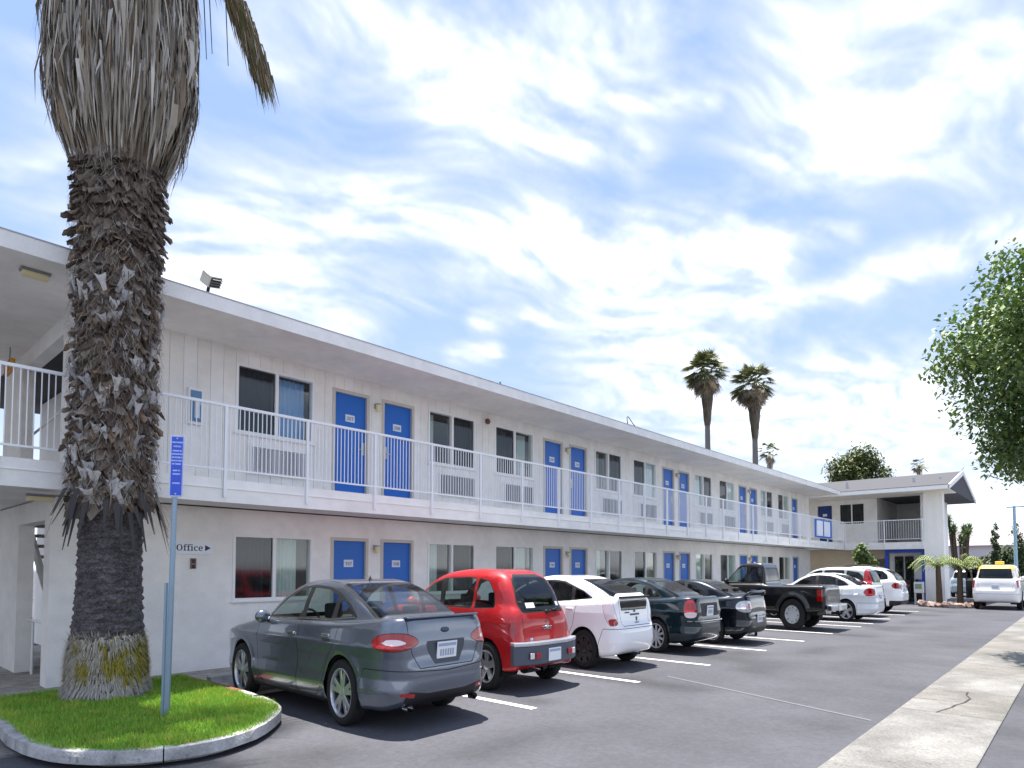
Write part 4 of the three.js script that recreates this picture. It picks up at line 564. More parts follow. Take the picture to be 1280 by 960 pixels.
// ---------- vehicles: body surfaces from smooth-joined side, plan and cross profiles ----------
const KX = .8, KZ = .77; // stall and car proportions as the photograph shows them
function loop(pts, n = 180) { return new THREE.CatmullRomCurve3(pts.map(p => V(p[0], p[1], 0)), true, 'centripetal').getSpacedPoints(n).slice(0, n).map(v => [v.x, v.y]); }
function sdPoly(P, x, y) { let d = 1e9, s = 1; for (let i = 0, j = P.length - 1; i < P.length; j = i++) { const a = P[i], b = P[j], ex = b[0] - a[0], ey = b[1] - a[1], wx = x - a[0], wy = y - a[1], t = clamp((wx * ex + wy * ey) / (ex * ex + ey * ey), 0, 1), qx = wx - ex * t, qy = wy - ey * t; d = Math.min(d, qx * qx + qy * qy); const c1 = y >= a[1], c2 = y < b[1], c3 = ex * wy > ey * wx; if ((c1 && c2 && c3) || (!c1 && !c2 && !c3)) s = -s; } return s * Math.sqrt(d); }
class Grid2 {
  constructor(poly, x0, x1, y0, y1, c, blur = 2) {
    this.x0 = x0; this.y0 = y0; this.c = c; const nx = this.nx = Math.ceil((x1 - x0) / c) + 3, ny = this.ny = Math.ceil((y1 - y0) / c) + 3; let d = new Float32Array(nx * ny);
    for (let j = 0; j < ny; j++) for (let i = 0; i < nx; i++) d[j * nx + i] = sdPoly(poly, x0 + i * c, y0 + j * c);
    for (let b = 0; b < blur; b++) { const o = new Float32Array(d); for (let j = 1; j < ny - 1; j++) for (let i = 1; i < nx - 1; i++) { const k = j * nx + i; o[k] = (4 * d[k] + 2 * (d[k - 1] + d[k + 1] + d[k - nx] + d[k + nx]) + d[k - nx - 1] + d[k - nx + 1] + d[k + nx - 1] + d[k + nx + 1]) / 16; } d = o; }
    this.d = d;
  }
  get(x, y) {
    const u = clamp((x - this.x0) / this.c, 1, this.nx - 2.001), v = clamp((y - this.y0) / this.c, 1, this.ny - 2.001), i = Math.floor(u), j = Math.floor(v), f = u - i, g = v - j, d = this.d, n = this.nx;
    const w = t => [((-.5 * t + 1) * t - .5) * t, (1.5 * t - 2.5) * t * t + 1, ((-1.5 * t + 2) * t + .5) * t, (.5 * t - .5) * t * t], a = w(f), b = w(g); let s = 0;
    for (let q = 0; q < 4; q++) { const o = Math.min(j - 1 + q, this.ny - 1) * n + i - 1; s += b[q] * (a[0] * d[o] + a[1] * d[o + 1] + a[2] * d[o + 2] + a[3] * d[Math.min(o + 3, d.length - 1)]); } return s;
  }
}
const smin = (a, b, k) => { const h = Math.max(k - Math.abs(a - b), 0) / k; return Math.min(a, b) - h * h * k * .25; }, smax = (a, b, k) => -smin(-a, -b, k);
const pw = (T) => y => { if (y <= T[0][0]) return T[0][1]; for (let i = 1; i < T.length; i++) if (y <= T[i][0]) { const t = (y - T[i - 1][0]) / (T[i][0] - T[i - 1][0]); return lerp(T[i - 1][1], T[i][1], t); } return T[T.length - 1][1]; };
function surfaceNets(f, lo, hi, c) {
  const n = [0, 1, 2].map(i => Math.ceil((hi[i] - lo[i]) / c) + 1), [nx, ny, nz] = n, F = new Float32Array(nx * ny * nz);
  for (let k = 0; k < nz; k++) for (let j = 0; j < ny; j++) for (let i = 0; i < nx; i++) F[(k * ny + j) * nx + i] = f(lo[0] + i * c, lo[1] + j * c, lo[2] + k * c);
  const id = new Int32Array(nx * ny * nz).fill(-1), P = [], I = [], o = [0, 1, nx, nx + 1, nx * ny, nx * ny + 1, nx * ny + nx, nx * ny + nx + 1], ed = [[0, 1], [2, 3], [4, 5], [6, 7], [0, 2], [1, 3], [4, 6], [5, 7], [0, 4], [1, 5], [2, 6], [3, 7]];
  for (let k = 0; k < nz - 1; k++) for (let j = 0; j < ny - 1; j++) for (let i = 0; i < nx - 1; i++) {
    const b = (k * ny + j) * nx + i; let m = 0; for (let q = 0; q < 8; q++) if (F[b + o[q]] < 0) m |= 1 << q; if (m === 0 || m === 255) continue;
    let x = 0, y = 0, z = 0, w = 0; for (const [p, q] of ed) { const a = F[b + o[p]], e = F[b + o[q]]; if ((a < 0) === (e < 0)) continue; const t = a / (a - e); x += (p & 1) + t * ((q & 1) - (p & 1)); y += (p >> 1 & 1) + t * ((q >> 1 & 1) - (p >> 1 & 1)); z += (p >> 2 & 1) + t * ((q >> 2 & 1) - (p >> 2 & 1)); w++; }
    id[b] = P.length / 3; P.push(lo[0] + (i + x / w) * c, lo[1] + (j + y / w) * c, lo[2] + (k + z / w) * c);
  }
  const q4 = (a, b, d, e, flip) => { if (Math.min(a, b, d, e) < 0) return; flip ? I.push(a, d, b, a, e, d) : I.push(a, b, d, a, d, e); };
  for (let k = 1; k < nz - 1; k++) for (let j = 1; j < ny - 1; j++) for (let i = 1; i < nx - 1; i++) {
    const b = (k * ny + j) * nx + i, s = F[b] < 0, X = 1, Y = nx, Z = nx * ny;
    if (s !== F[b + X] < 0) q4(id[b - Y - Z], id[b - Z], id[b], id[b - Y], !s);
    if (s !== F[b + Y] < 0) q4(id[b - X - Z], id[b - X], id[b], id[b - Z], !s);
    if (s !== F[b + Z] < 0) q4(id[b - X - Y], id[b - Y], id[b], id[b - X], !s);
  }
  const N = new Float32Array(P.length), e = .004; // pull vertices onto the surface, then take the field's slope as normal
  for (let v = 0; v < P.length; v += 3) for (let it = 0; it < 4; it++) {
    const x = P[v], y = P[v + 1], z = P[v + 2], gx = (f(x + e, y, z) - f(x - e, y, z)) / (2 * e), gy = (f(x, y + e, z) - f(x, y - e, z)) / (2 * e), gz = (f(x, y, z + e) - f(x, y, z - e)) / (2 * e), l2 = gx * gx + gy * gy + gz * gz + 1e-9;
    if (it === 3) { const l = Math.sqrt(l2); N[v] = gx / l; N[v + 1] = gy / l; N[v + 2] = gz / l; break; }
    const h = clamp(f(x, y, z) / l2, -c * .6, c * .6); P[v] -= h * gx; P[v + 1] -= h * gy; P[v + 2] -= h * gz;
  }
  return { P, N: Array.from(N), I };
}
function split(m, fn) { // cut a surface along fn = 0 -> [inside, outside]
  const nv = m.P.length / 3, g = new Float32Array(nv); for (let i = 0; i < nv; i++) g[i] = fn(m.P[3 * i], m.P[3 * i + 1], m.P[3 * i + 2], m.N[3 * i], m.N[3 * i + 1], m.N[3 * i + 2]) || 1e-7;
  const out = [0, 1].map(() => ({ P: [], N: [], I: [], map: new Map() })), cache = new Map();
  const put = (o, key, p, n) => { let k = o.map.get(key); if (k === undefined) { k = o.P.length / 3; o.P.push(...p); o.N.push(...n); o.map.set(key, k); } return k; };
  const vp = i => [m.P[3 * i], m.P[3 * i + 1], m.P[3 * i + 2]], vn = i => [m.N[3 * i], m.N[3 * i + 1], m.N[3 * i + 2]];
  const cutP = (a, b) => { const lo = Math.min(a, b), hi = Math.max(a, b), key = -(lo * nv + hi) - 1; let c = cache.get(key); if (!c) { const t = g[lo] / (g[lo] - g[hi]), p = vp(lo).map((q, i) => lerp(q, m.P[3 * hi + i], t)), n = vn(lo).map((q, i) => lerp(q, m.N[3 * hi + i], t)); c = { key, p, n }; cache.set(key, c); } return c; };
  for (let t = 0; t < m.I.length; t += 3) {
    const T = [m.I[t], m.I[t + 1], m.I[t + 2]], s = T.map(i => g[i] < 0);
    if (s[0] === s[1] && s[1] === s[2]) { const o = out[s[0] ? 0 : 1]; for (const i of T) o.I.push(put(o, i, vp(i), vn(i))); continue; }
    for (const side of [true, false]) { const o = out[side ? 0 : 1], pl = []; for (let e = 0; e < 3; e++) { const a = T[e], b = T[(e + 1) % 3]; if ((g[a] < 0) === side) pl.push(put(o, a, vp(a), vn(a))); if ((g[a] < 0) !== (g[b] < 0)) { const c = cutP(a, b); pl.push(put(o, c.key, c.p, c.n)); } } for (let q = 1; q < pl.length - 1; q++) o.I.push(pl[0], pl[q], pl[q + 1]); }
  }
  return out;
}
const carGlass = phys(0xd3dfdb, .02, { transmission: 1, thickness: 0, ior: 1.5 }), darkGlass = phys(0x4a5256, .02, { transmission: 1, thickness: 0, ior: 1.5 });
const rubber = std(0x151516, .85), plastic = std(0x1b1c1e, .55), seatM = std(0x2b2a2c, .9), redLens = phys(0x9c0309, .1, { clearcoat: 1 }), clearLens = phys(0xe9d8da, .06, { clearcoat: 1 }), plateM = std(0xe4e6e8, .5), amber = phys(0xd06a18, .1, { clearcoat: 1 });
const alloy = std(0xb9bcc2, .28, { metalness: .85 }), darkRim = std(0x1c1c1e, .45, { metalness: .5 });
const paint = (hex, metal = .35, rough = .42) => new THREE.MeshPhysicalMaterial({ color: hex, metalness: metal, roughness: rough, clearcoat: 1, clearcoatRoughness: .02, specularIntensity: .6 });
const wheelGeos = {};
function wheelSet(Rt, Rr, w, style) {
  const key = [Rt, Rr, w, style].join(); if (wheelGeos[key]) return wheelGeos[key];
  const lathe = (pts, n = 40) => new THREE.LatheGeometry(pts.map(p => new THREE.Vector2(p[0], p[1])), n).rotateZ(Math.PI / 2); // axis along x, outer face toward -x
  const h = w / 2, tyre = lathe([[Rr - .012, -h * .7], [Rr + .01, -h * .95], [(Rr + Rt) / 2, -h], [Rt - .025, -h * .93], [Rt - .004, -h * .72], [Rt, -h * .3], [Rt - .004, -h * .28], [Rt, -h * .2], [Rt, h * .2], [Rt - .004, h * .24], [Rt, h * .28], [Rt - .004, h * .72], [Rt - .025, h * .93], [(Rr + Rt) / 2, h], [Rr + .01, h * .95], [Rr - .012, h * .7]]);
  const lip = lathe([[Rr - .03, h * .35], [Rr - .022, h * .82], [Rr - .008, h * .9], [Rr + .006, h * .86], [Rr + .004, h * .6], [Rr - .014, -h * .8]]);
  const sp = []; const zf = h * .62, nS = { five: 5, five2: 5, six: 6, steel: 8, multi: 10, cover: 7 }[style], hub = style === 'steel' ? .09 : .062;
  for (let k = 0; k < nS; k++) {
    const mk = (off, w0, w1) => { const s = new THREE.Shape([[.03, -w0], [Rr - .015, off - w1], [Rr - .015, off + w1], [.03, w0]].map(q => new THREE.Vector2(...q))); const g = new THREE.ExtrudeGeometry(s, { depth: .028, bevelEnabled: true, bevelSize: .006, bevelThickness: .008, bevelSegments: 2 }); g.rotateZ(k / nS * 6.2832 + .3); g.rotateY(-Math.PI / 2); g.translate(-zf + .03, 0, 0); return g; };
    if (style === 'five') { sp.push(mk(-.052, .026, .02), mk(.052, .026, .02)); } else if (style === 'five2') sp.push(mk(0, .034, .048)); else if (style === 'steel' || style === 'cover') sp.push(mk(0, .03, .06)); else sp.push(mk(0, .022, .017));
  }
  sp.push(lathe([[0, zf + .012], [hub * .7, zf + .01], [hub, zf - .002], [hub + .008, zf - .04]], 20));
  const disc = lathe([[0, -.005], [Rr * .66, -.005], [Rr * .66, .012], [.05, .012], [0, .012]], 28), drum = lathe([[Rr - .02, -h * .6], [Rr - .03, 0], [0, -.02]], 28);
  const sc = g => g.scale(KX, 1, KZ);
  return wheelGeos[key] = { tyre: sc(tyre), rim: sc(merge([lip, ...sp])), disc: sc(disc), drum: sc(drum) };
}
function makeCar(S) {
  const L = S.L, side = loop(S.lower), up = loop(S.upper), mir = p => [...p.map(q => [q[1], q[0]]), ...p.slice().reverse().map(q => [-q[1], q[0]])];
  const gL = new Grid2(side, -.3, L + .3, -.1, S.H + .3, .016), gU = new Grid2(up, -.3, L + .3, -.1, S.H + .3, .016), pL = new Grid2(loop(mir(S.planL), 160), -.1, 1.4, -.3, L + .3, .02), pU = new Grid2(loop(mir(S.planU), 160), -.1, 1.4, -.3, L + .3, .02);
  const iL = pw(S.insetL), iU = pw(S.insetU), kL = S.kL ?? .06, kU = S.kU ?? .10, kj = S.kj ?? .05, W = S.W / 2, wy = S.Rt + .01;
  const f = (x, y, s) => {
    const ax = Math.abs(x); const fl = (S.flare ?? .009); let fx = 0; for (const sw of [S.sf, S.sr]) { const r = Math.hypot(s - sw, y - wy); fx += fl * Math.exp(-(((r - S.ra - .03) / .06) ** 2)); }
    const a = smax(gL.get(s, y), pL.get(ax, s) + iL(y) - fx, kL), b = smax(gU.get(s, y), pU.get(ax, s) + iU(y), kU); let v = smin(a, b, kj); if (S.extra) v = S.extra(v, ax, y, s); return v;
  };
  let m = surfaceNets(f, [-W - .15, .08, -.12], [W + .15, S.H + .12, L + .12], S.cell);
  const car = thing(S.name, S.x, 0, S.z, S.label, S.category ?? 'car', 'cars parked along the motel'); if (S.yaw) car.rotation.y = S.yaw; if (S.noGroup) delete car.userData.group;
  const geo = q => { const g = new THREE.BufferGeometry(), n = q.P.length / 3, p = new Float32Array(n * 3), nn = new Float32Array(n * 3); for (let i = 0; i < n; i++) { p[3 * i] = q.P[3 * i] * KX; p[3 * i + 1] = q.P[3 * i + 1]; p[3 * i + 2] = (q.P[3 * i + 2] - L / 2) * KZ; let a = q.N[3 * i] / KX, b = q.N[3 * i + 1], c = q.N[3 * i + 2] / KZ; const l = Math.hypot(a, b, c) || 1; nn[3 * i] = a / l; nn[3 * i + 1] = b / l; nn[3 * i + 2] = c / l; } g.setAttribute('position', new THREE.BufferAttribute(p, 3)); g.setAttribute('normal', new THREE.BufferAttribute(nn, 3)); g.setIndex(q.I); return g; };
  const put = (name, q, mat, par = car) => q.I.length ? add(par, name, geo(q), mat) : null;
  const at = (x, y, s) => [x * KX, y, (s - L / 2) * KZ];
  const surfX = (s, y) => { let a = 0, b = W + .15; for (let i = 0; i < 24; i++) { const c = (a + b) / 2; f(c, y, s) < 0 ? a = c : b = c; } return a; };
  const surfS = (x, y) => { let a = L * .6, b = L + .12; for (let i = 0; i < 24; i++) { const c = (a + b) / 2; f(x, y, c) < 0 ? a = c : b = c; } return a; };
  // wheel arches
  m = split(m, (x, y, s) => Math.abs(x) < W - .42 ? 1 : Math.min(Math.hypot(s - S.sf, y - wy), Math.hypot(s - S.sr, y - wy)) - S.ra)[1];
  const seams = [];
  for (const r of S.regions) {
    const gap = r.gap ?? 0;
    const [a, b] = split(m, r.fn); 
    if (r.pair) { const [l, q] = split(a, (x) => x); for (const h of [l, q]) fill(h); } else fill(a);
    function fill(h) {
      if (gap) { const [inn, strip] = split(h, (x, y, s, u, v, w) => r.fn(x, y, s, u, v, w) + gap); seams.push(strip); h = inn; }
      let inner = null; if (r.trim) { const [inn, strip] = split(h, (x, y, s, u, v, w) => r.fn(x, y, s, u, v, w) + r.trim); h = inn; inner = strip; }
      const subs = []; for (const q of r.sub ?? []) { const [i2, o2] = split(h, q.fn); subs.push([q, i2]); h = o2; }
      const pt = put(r.name, h, r.mat === 'paint' ? S.paint : r.mat); if (!pt) return; if (inner) put('trim', inner, r.trimMat ?? rubber, pt); for (const [q, g] of subs) put(q.name, g, q.mat, pt);
    }
    m = b;
  }
  put('body', m, S.paint);
  { const all = { P: [], N: [], I: [] }; for (const q of seams) { const o = all.P.length / 3; for (const v of q.P) all.P.push(v); for (const v of q.N) all.N.push(v); for (const i of q.I) all.I.push(i + o); } put('panel_gaps', all, rubber); }
  // wheels
  const wg = wheelSet(S.Rt, S.Rr, S.tw ?? .22, S.rim), tx = W - (S.tw ?? .22) / 2 - (S.tuck ?? .012);
  for (const s of [S.sf, S.sr]) for (const e of [-1, 1]) {
    const w = sub(car, 'wheel', ...at(e * tx, S.Rt, s)); if (e > 0) w.rotation.y = Math.PI; w.rotation.x = S.spin ?? 0; if (S.spin) w.rotation.x = 0;
    add(w, 'tyre', wg.tyre, rubber); add(w, 'rim', wg.rim, S.rimMat ?? alloy); add(w, 'brake_disc', wg.disc, darkRim); add(w, 'rim_back', wg.drum, M.black);
    const well = new THREE.CylinderGeometry(S.ra + .004, S.ra + .004, .4, 26, 1, true, 0, 6.2832).rotateZ(Math.PI / 2).scale(KX, 1, KZ), cap = new THREE.CircleGeometry(S.ra + .004, 26).rotateY(Math.PI / 2).scale(KX, 1, KZ);
    const p = well.attributes.position; for (let i = 0; i < p.count; i++) if (p.getY(i) < -S.ra * .35) p.setY(i, -S.ra * .35);
    const p2 = cap.attributes.position; for (let i = 0; i < p2.count; i++) if (p2.getY(i) < -S.ra * .35) p2.setY(i, -S.ra * .35);
    const bm = std(0x08080a, .95, { side: THREE.DoubleSide }); add(car, 'wheel_arch_liner', merge([well, cap.translate(-e * .2 * KX, 0, 0)]), bm, ...at(e * (W - .23 - (S.linerIn ?? .02)), wy, s));
  }
  // cabin
  const fl = S.cabin ?? [1.5, L - 1.3], by = S.belt - .12;
  { const [x, y, z] = at(0, 0, (fl[0] + fl[1]) / 2); add(car, 'cabin_floor', bx((S.W - .34) * KX, .06, (fl[1] - fl[0]) * KZ), seatM, x, .42, z); add(car, 'parcel_shelf', bx((S.W - .5) * KX, .03, .5 * KZ), seatM, ...at(0, by, fl[1] - .1)); add(car, 'dashboard', bx((S.W - .4) * KX, .2, .5 * KZ, .03), seatM, ...at(0, by - .02, fl[0] + .25)); add(car, 'steering_wheel', new THREE.TorusGeometry(.17, .016, 6, 20).rotateX(-.35).scale(KX, 1, KZ), seatM, ...at(-.36, by + .04, fl[0] + .55)); }
  for (const [s, hgt] of S.seats ?? [[fl[0] + 1.05, 1.18], [fl[0] + 1.95, 1.16]]) for (const e of [-.36, .36]) { const q = sub(car, 'seat', ...at(e, .45, s)); const hh = hgt - .45; add(q, 'cushion', bx(.5 * KX, .16, .5 * KZ, .04), seatM, 0, .08, -.25 * KZ); const b = add(q, 'backrest', bx(.48 * KX, hh - .2, .12, .04), seatM, 0, (hh - .2) / 2 + .05, .05); b.rotation.x = .18; add(q, 'headrest', bx(.26 * KX, .17, .09, .03), seatM, 0, hh - .06, .12); }
  for (const e of [-1, 1]) if (S.mirror) { const [s, y] = S.mirror, x = surfX(s, y), g = sub(car, 'side_mirror', ...at(e * (x + .1), y + .04, s)); add(g, 'shell', new THREE.SphereGeometry(1, 18, 12).scale(.115 * KX, .075, .075 * KZ), S.mirrorMat ?? S.paint); add(g, 'glass', new THREE.CircleGeometry(.85, 18).scale(.1 * KX, .062, 1), M.chrome, 0, 0, .05 * KZ); add(g, 'stalk', bx(.12 * KX, .025, .05 * KZ, .008), plastic, -e * .08 * KX, -.05, 0); }
  for (const [s, y] of S.handles ?? []) for (const e of [-1, 1]) add(car, 'door_handle', bx(.028 * KX, .03, .19 * KZ, .008), S.handleMat ?? S.paint, ...at(e * (surfX(s, y) + .012), y, s));
  if (S.plate) { const [x, y, w, h, tilt] = S.plate, s = surfS(x, y); const g = sub(car, 'license_plate', ...at(x, y, s + .015)); g.rotation.x = tilt ?? 0; add(g, 'plate', bx(w * KX, h, .008), plateM); add(g, 'plate_band', bx(w * KX * .9, h * .16, .002), std(0x9aa7c4, .5), 0, h * .33, .0055); for (let k = 0; k < 6; k++) add(g, 'plate_stamp', bx(w * KX * .075, h * .36, .002), std(0x9aa2b4, .5), (k - 2.5) * w * KX * .125, -.08 * h, .0055); }
  if (S.after) S.after({ car, at, surfX, surfS, f, L, put, geo });
  return car;
}
const P2 = (pts, r = .02, sm = 0) => { const q = sm ? loop(pts, sm) : pts; return (u, v) => sdPoly(q, u, v) - r; };
const sideFn = (pts, r, sm) => { const p = P2(pts, r, sm); return (x, y, s) => Math.abs(x) < .3 ? 1 : p(s, y); };
const topFn = (pts, y0, r = .03) => { const p = P2([...pts, ...pts.slice().reverse().map(q => [-q[0], q[1]])], r); return (x, y, s) => y < y0 ? 1 : p(x, s); };  // pts [halfwidth, s]
const rearFn = (pts, s0, r = .02, sm) => { const p = P2([...pts, ...pts.slice().reverse().map(q => [-q[0], q[1]])], r, sm); return (x, y, s) => s < s0 ? 1 : p(x, y); }; // pts [halfwidth, y]
const rearPair = (pts, s0, r = .01, sm) => { const p = P2(pts, r, sm); return (x, y, s) => s < s0 ? 1 : p(Math.abs(x), y); };
const wrapFn = (L, pts, r = .01, sm = 60, x0 = .35, ds = .55) => { const p = P2(pts, r, sm); return (x, y, s) => s < L - 1.1 || Math.abs(x) < x0 - .2 ? 1 : p(Math.atan2(Math.abs(x) - x0, s - (L - ds)) * .5, y); };
const frontPair = (pts, s1, r = .02, sm = 40) => { const p = P2(pts, r, sm); return (x, y, s) => s > s1 ? 1 : p(Math.abs(x), y); };
const below = (y0, s0 = -1, s1 = 99) => (x, y, s) => Math.max(y - y0, s0 - s, s - s1);
const grilleR = (w, y0, y1) => ({ name: 'grille', fn: (() => { const p = P2([[w, y0], [w, y1], [-w, y1], [-w, y0]], .02); return (x, y, s) => s > .6 ? 1 : p(x, y); })(), mat: plastic });
function sedan(o) { // saloon proportions shared by several of the cars, each with its own dimensions, lamps and trim
  const L = o.L, H = o.H, W = o.W, a = L / 4.87, b = H / 1.48, w = W / 1.85, sc = p => p.map(q => [q[0] * a, q[1] * b]), pl = p => p.map(q => [q[0] * a, q[1] * w]);
  return {
    lower: o.lower ?? sc([[.05, .26], [0, .45], [.01, .6], [.1, .74], [.45, .85], [1.1, .955], [1.5, 1.0], [2.6, 1.02], [3.7, 1.045], [4.3, 1.085], [4.70, 1.115], [4.775, 1.10], [4.775, 1.02], [4.80, .86], [4.815, .70], [4.86, .60], [4.865, .46], [4.80, .32], [4.62, .235], [4.2, .2], [2.4, .19], [.5, .2]]),
    upper: o.upper ?? sc([[1.22, .92], [1.55, 1.10], [1.95, 1.31], [2.3, 1.43], [2.7, 1.476], [3.1, 1.47], [3.5, 1.405], [3.9, 1.27], [4.3, 1.12], [4.55, 1.0], [4.3, .85], [1.4, .85]]),
    planL: o.planL ?? pl([[0, .45], [.06, .66], [.22, .80], [.6, .885], [1.2, .915], [2.4, .925], [3.7, .922], [4.2, .895], [4.55, .84], [4.75, .74], [4.85, .55], [4.87, .3]]),
    planU: o.planU ?? pl([[1.0, .55], [1.35, .74], [1.8, .83], [2.7, .855], [3.4, .835], [4.0, .76], [4.4, .66], [4.7, .5]]),
    insetL: o.insetL ?? [[.18, .09], [.3, .035], [.40, .008], [.52, .022], [.72, .012], [.83 * b, -.008], [.85 * b, .010], [1.0 * b, .045], [1.12 * b, .10]], insetU: o.insetU ?? [[.9 * b, .0], [1.04 * b, .035], [1.25 * b, .12], [1.40 * b, .21], [1.48 * b, .27]],
    W, L, H, sf: o.sf ?? .92 * a, sr: o.sr ?? 3.77 * a, Rt: o.Rt ?? .335, Rr: o.Rr ?? .235, ra: o.ra ?? .375, belt: 1.03 * b, sc, pl, a, b, w,
    wins: (m, glass) => [
      { name: 'side_window', pair: 1, trim: .012, mat: glass, fn: sideFn(sc([[1.66, 1.045], [2.12, 1.275], [2.42, 1.365], [2.60, 1.385], [2.60, 1.06]]), .014) },
      { name: 'side_window', pair: 1, trim: .012, mat: glass, fn: sideFn(sc([[2.72, 1.065], [2.72, 1.385], [3.08, 1.37], [3.36, 1.315], [3.36, 1.075]]), .014) },
      { name: 'quarter_window', pair: 1, trim: .012, mat: glass, fn: sideFn(sc([[3.46, 1.085], [3.46, 1.285], [3.66, 1.205], [3.80, 1.115]]), .014) },
      { name: 'window_surround', pair: 1, mat: plastic, fn: sideFn(sc([[1.62, 1.035], [2.1, 1.285], [2.42, 1.385], [2.7, 1.408], [3.1, 1.39], [3.4, 1.325], [3.68, 1.215], [3.86, 1.10], [2.7, 1.045]]), .012) },
      { name: 'rear_window', trim: .03, mat: glass, fn: topFn([[.56 * w, 3.36 * a], [.60 * w, 3.8 * a], [.63 * w, 4.26 * a]], 1.0 * b, .04) },
      { name: 'windshield', trim: .03, mat: glass, fn: topFn([[.66 * w, 1.42 * a], [.64 * w, 1.8 * a], [.58 * w, 2.16 * a]], .95 * b, .04) }],
    doors: [{ name: 'door', pair: 1, gap: .009, mat: 'paint', fn: sideFn(sc([[1.50, 1.02], [1.46, .62], [1.52, .34], [1.66, .27], [2.60, .255], [2.665, .6], [2.655, 1.03]]), .01) }, { name: 'door', pair: 1, gap: .009, mat: 'paint', fn: sideFn(sc([[2.685, 1.03], [2.695, .6], [2.64, .255], [3.16, .27], [3.34, .42], [3.46, .68], [3.62, .84], [3.66, 1.04]]), .01) }],
  };
}
// mid-grey saloon at the head of the row
{
  const q = sedan({ L: 4.87, H: 1.48, W: 1.85, Rt: .338, Rr: .25, ra: .378 }), L = 4.87, pt = paint(0x69717e, .75, .25);
  makeCar({ ...q, name: 'grey_sedan', label: 'grey saloon car with alloy wheels parked beside the lawn island', x: 4.44, z: -6.73, paint: pt, cell: .028, rim: 'five', mirror: [1.72, 1.0], handles: [[2.5, .885], [3.42, .905]], handleMat: M.chrome, plate: [0, .77, .33, .19, .1], spin: 0,
    regions: [...q.wins(0, carGlass),
      { name: 'tail_light', pair: 1, mat: redLens, trim: .006, fn: wrapFn(L, [[.10, .885], [.24, .825], [.42, .805], [.60, .82], [.72, .875], [.66, .93], [.48, .965], [.24, .955]], .008), sub: [{ name: 'lens', mat: clearLens, fn: wrapFn(L, [[.27, .882], [.35, .862], [.48, .862], [.56, .885], [.48, .908], [.34, .906]], .003) }] },
      { name: 'reflector', pair: 1, mat: redLens, fn: rearPair([[.52, .345], [.70, .375], [.70, .40], [.52, .385]], 4.3, .004) },
      { name: 'rear_valance', mat: plastic, fn: rearFn([[.50, .20], [.64, .33], [.60, .40], [.30, .36]], 4.3, .012) },
      { name: 'trunk_lid', gap: .009, mat: 'paint', fn: rearFn([[.44, .63], [.55, .78], [.585, .95], [.60, 1.3]], 4.42, .01), sub: [{ name: 'plate_recess', mat: std(0x3f444c, .5), fn: rearFn([[.20, .66], [.30, .79], [.32, .87]], 4.42, .01) }] },
      { name: 'bumper', gap: .009, mat: 'paint', fn: (x, y, s) => Math.max(y - (.58 + .05 * Math.abs(x)), 4.12 + (y - .4) * .5 - s) },
      { name: 'headlight', pair: 1, mat: clearLens, fn: frontPair([[.5, .66], [.86, .74], [.84, .8], [.55, .76]], 1.0) }, grilleR(.5, .42, .66),
      ...q.doors, { name: 'sill', pair: 1, mat: plastic, fn: (x, y, s) => Math.max(y - .245, 1.1 - s, s - 3.6, .3 - Math.abs(x)) }],
    after: ({ car, at, surfX, surfS }) => {
      const s = 4.73; add(car, 'decklid_spoiler', new RoundedBoxGeometry(1.2 * KX, .022, .10 * KZ, 2, .009), pt, ...at(0, 1.118, s)); add(car, 'badge', new THREE.SphereGeometry(1, 16, 8).scale(.07 * KX, .028, .01), std(0x4a5568, .3, { metalness: .7 }), ...at(0, .98, surfS(0, .98) + .006));
      add(car, 'aerial', new THREE.ConeGeometry(.02, .07, 8).scale(1, 1, 2.2), M.black, ...at(0, 1.49, 3.1)); for (const e of [-1, 1]) add(car, 'exhaust_pipe', new THREE.CylinderGeometry(.035, .035, .1, 14, 1, true).rotateX(Math.PI / 2).scale(1.3 * KX, 1, KZ), M.chrome, ...at(e * .55, .24, 4.72));
      for (const e of [-1, 1]) add(car, 'chrome_strip', tube([[1.72, 1.022], [2.6, 1.042], [3.4, 1.062], [3.84, 1.10]].map(([s2, y]) => at(e * (surfX(s2, y) + .004), y, s2)), .007, 20, 5), M.chrome);
    } });
}
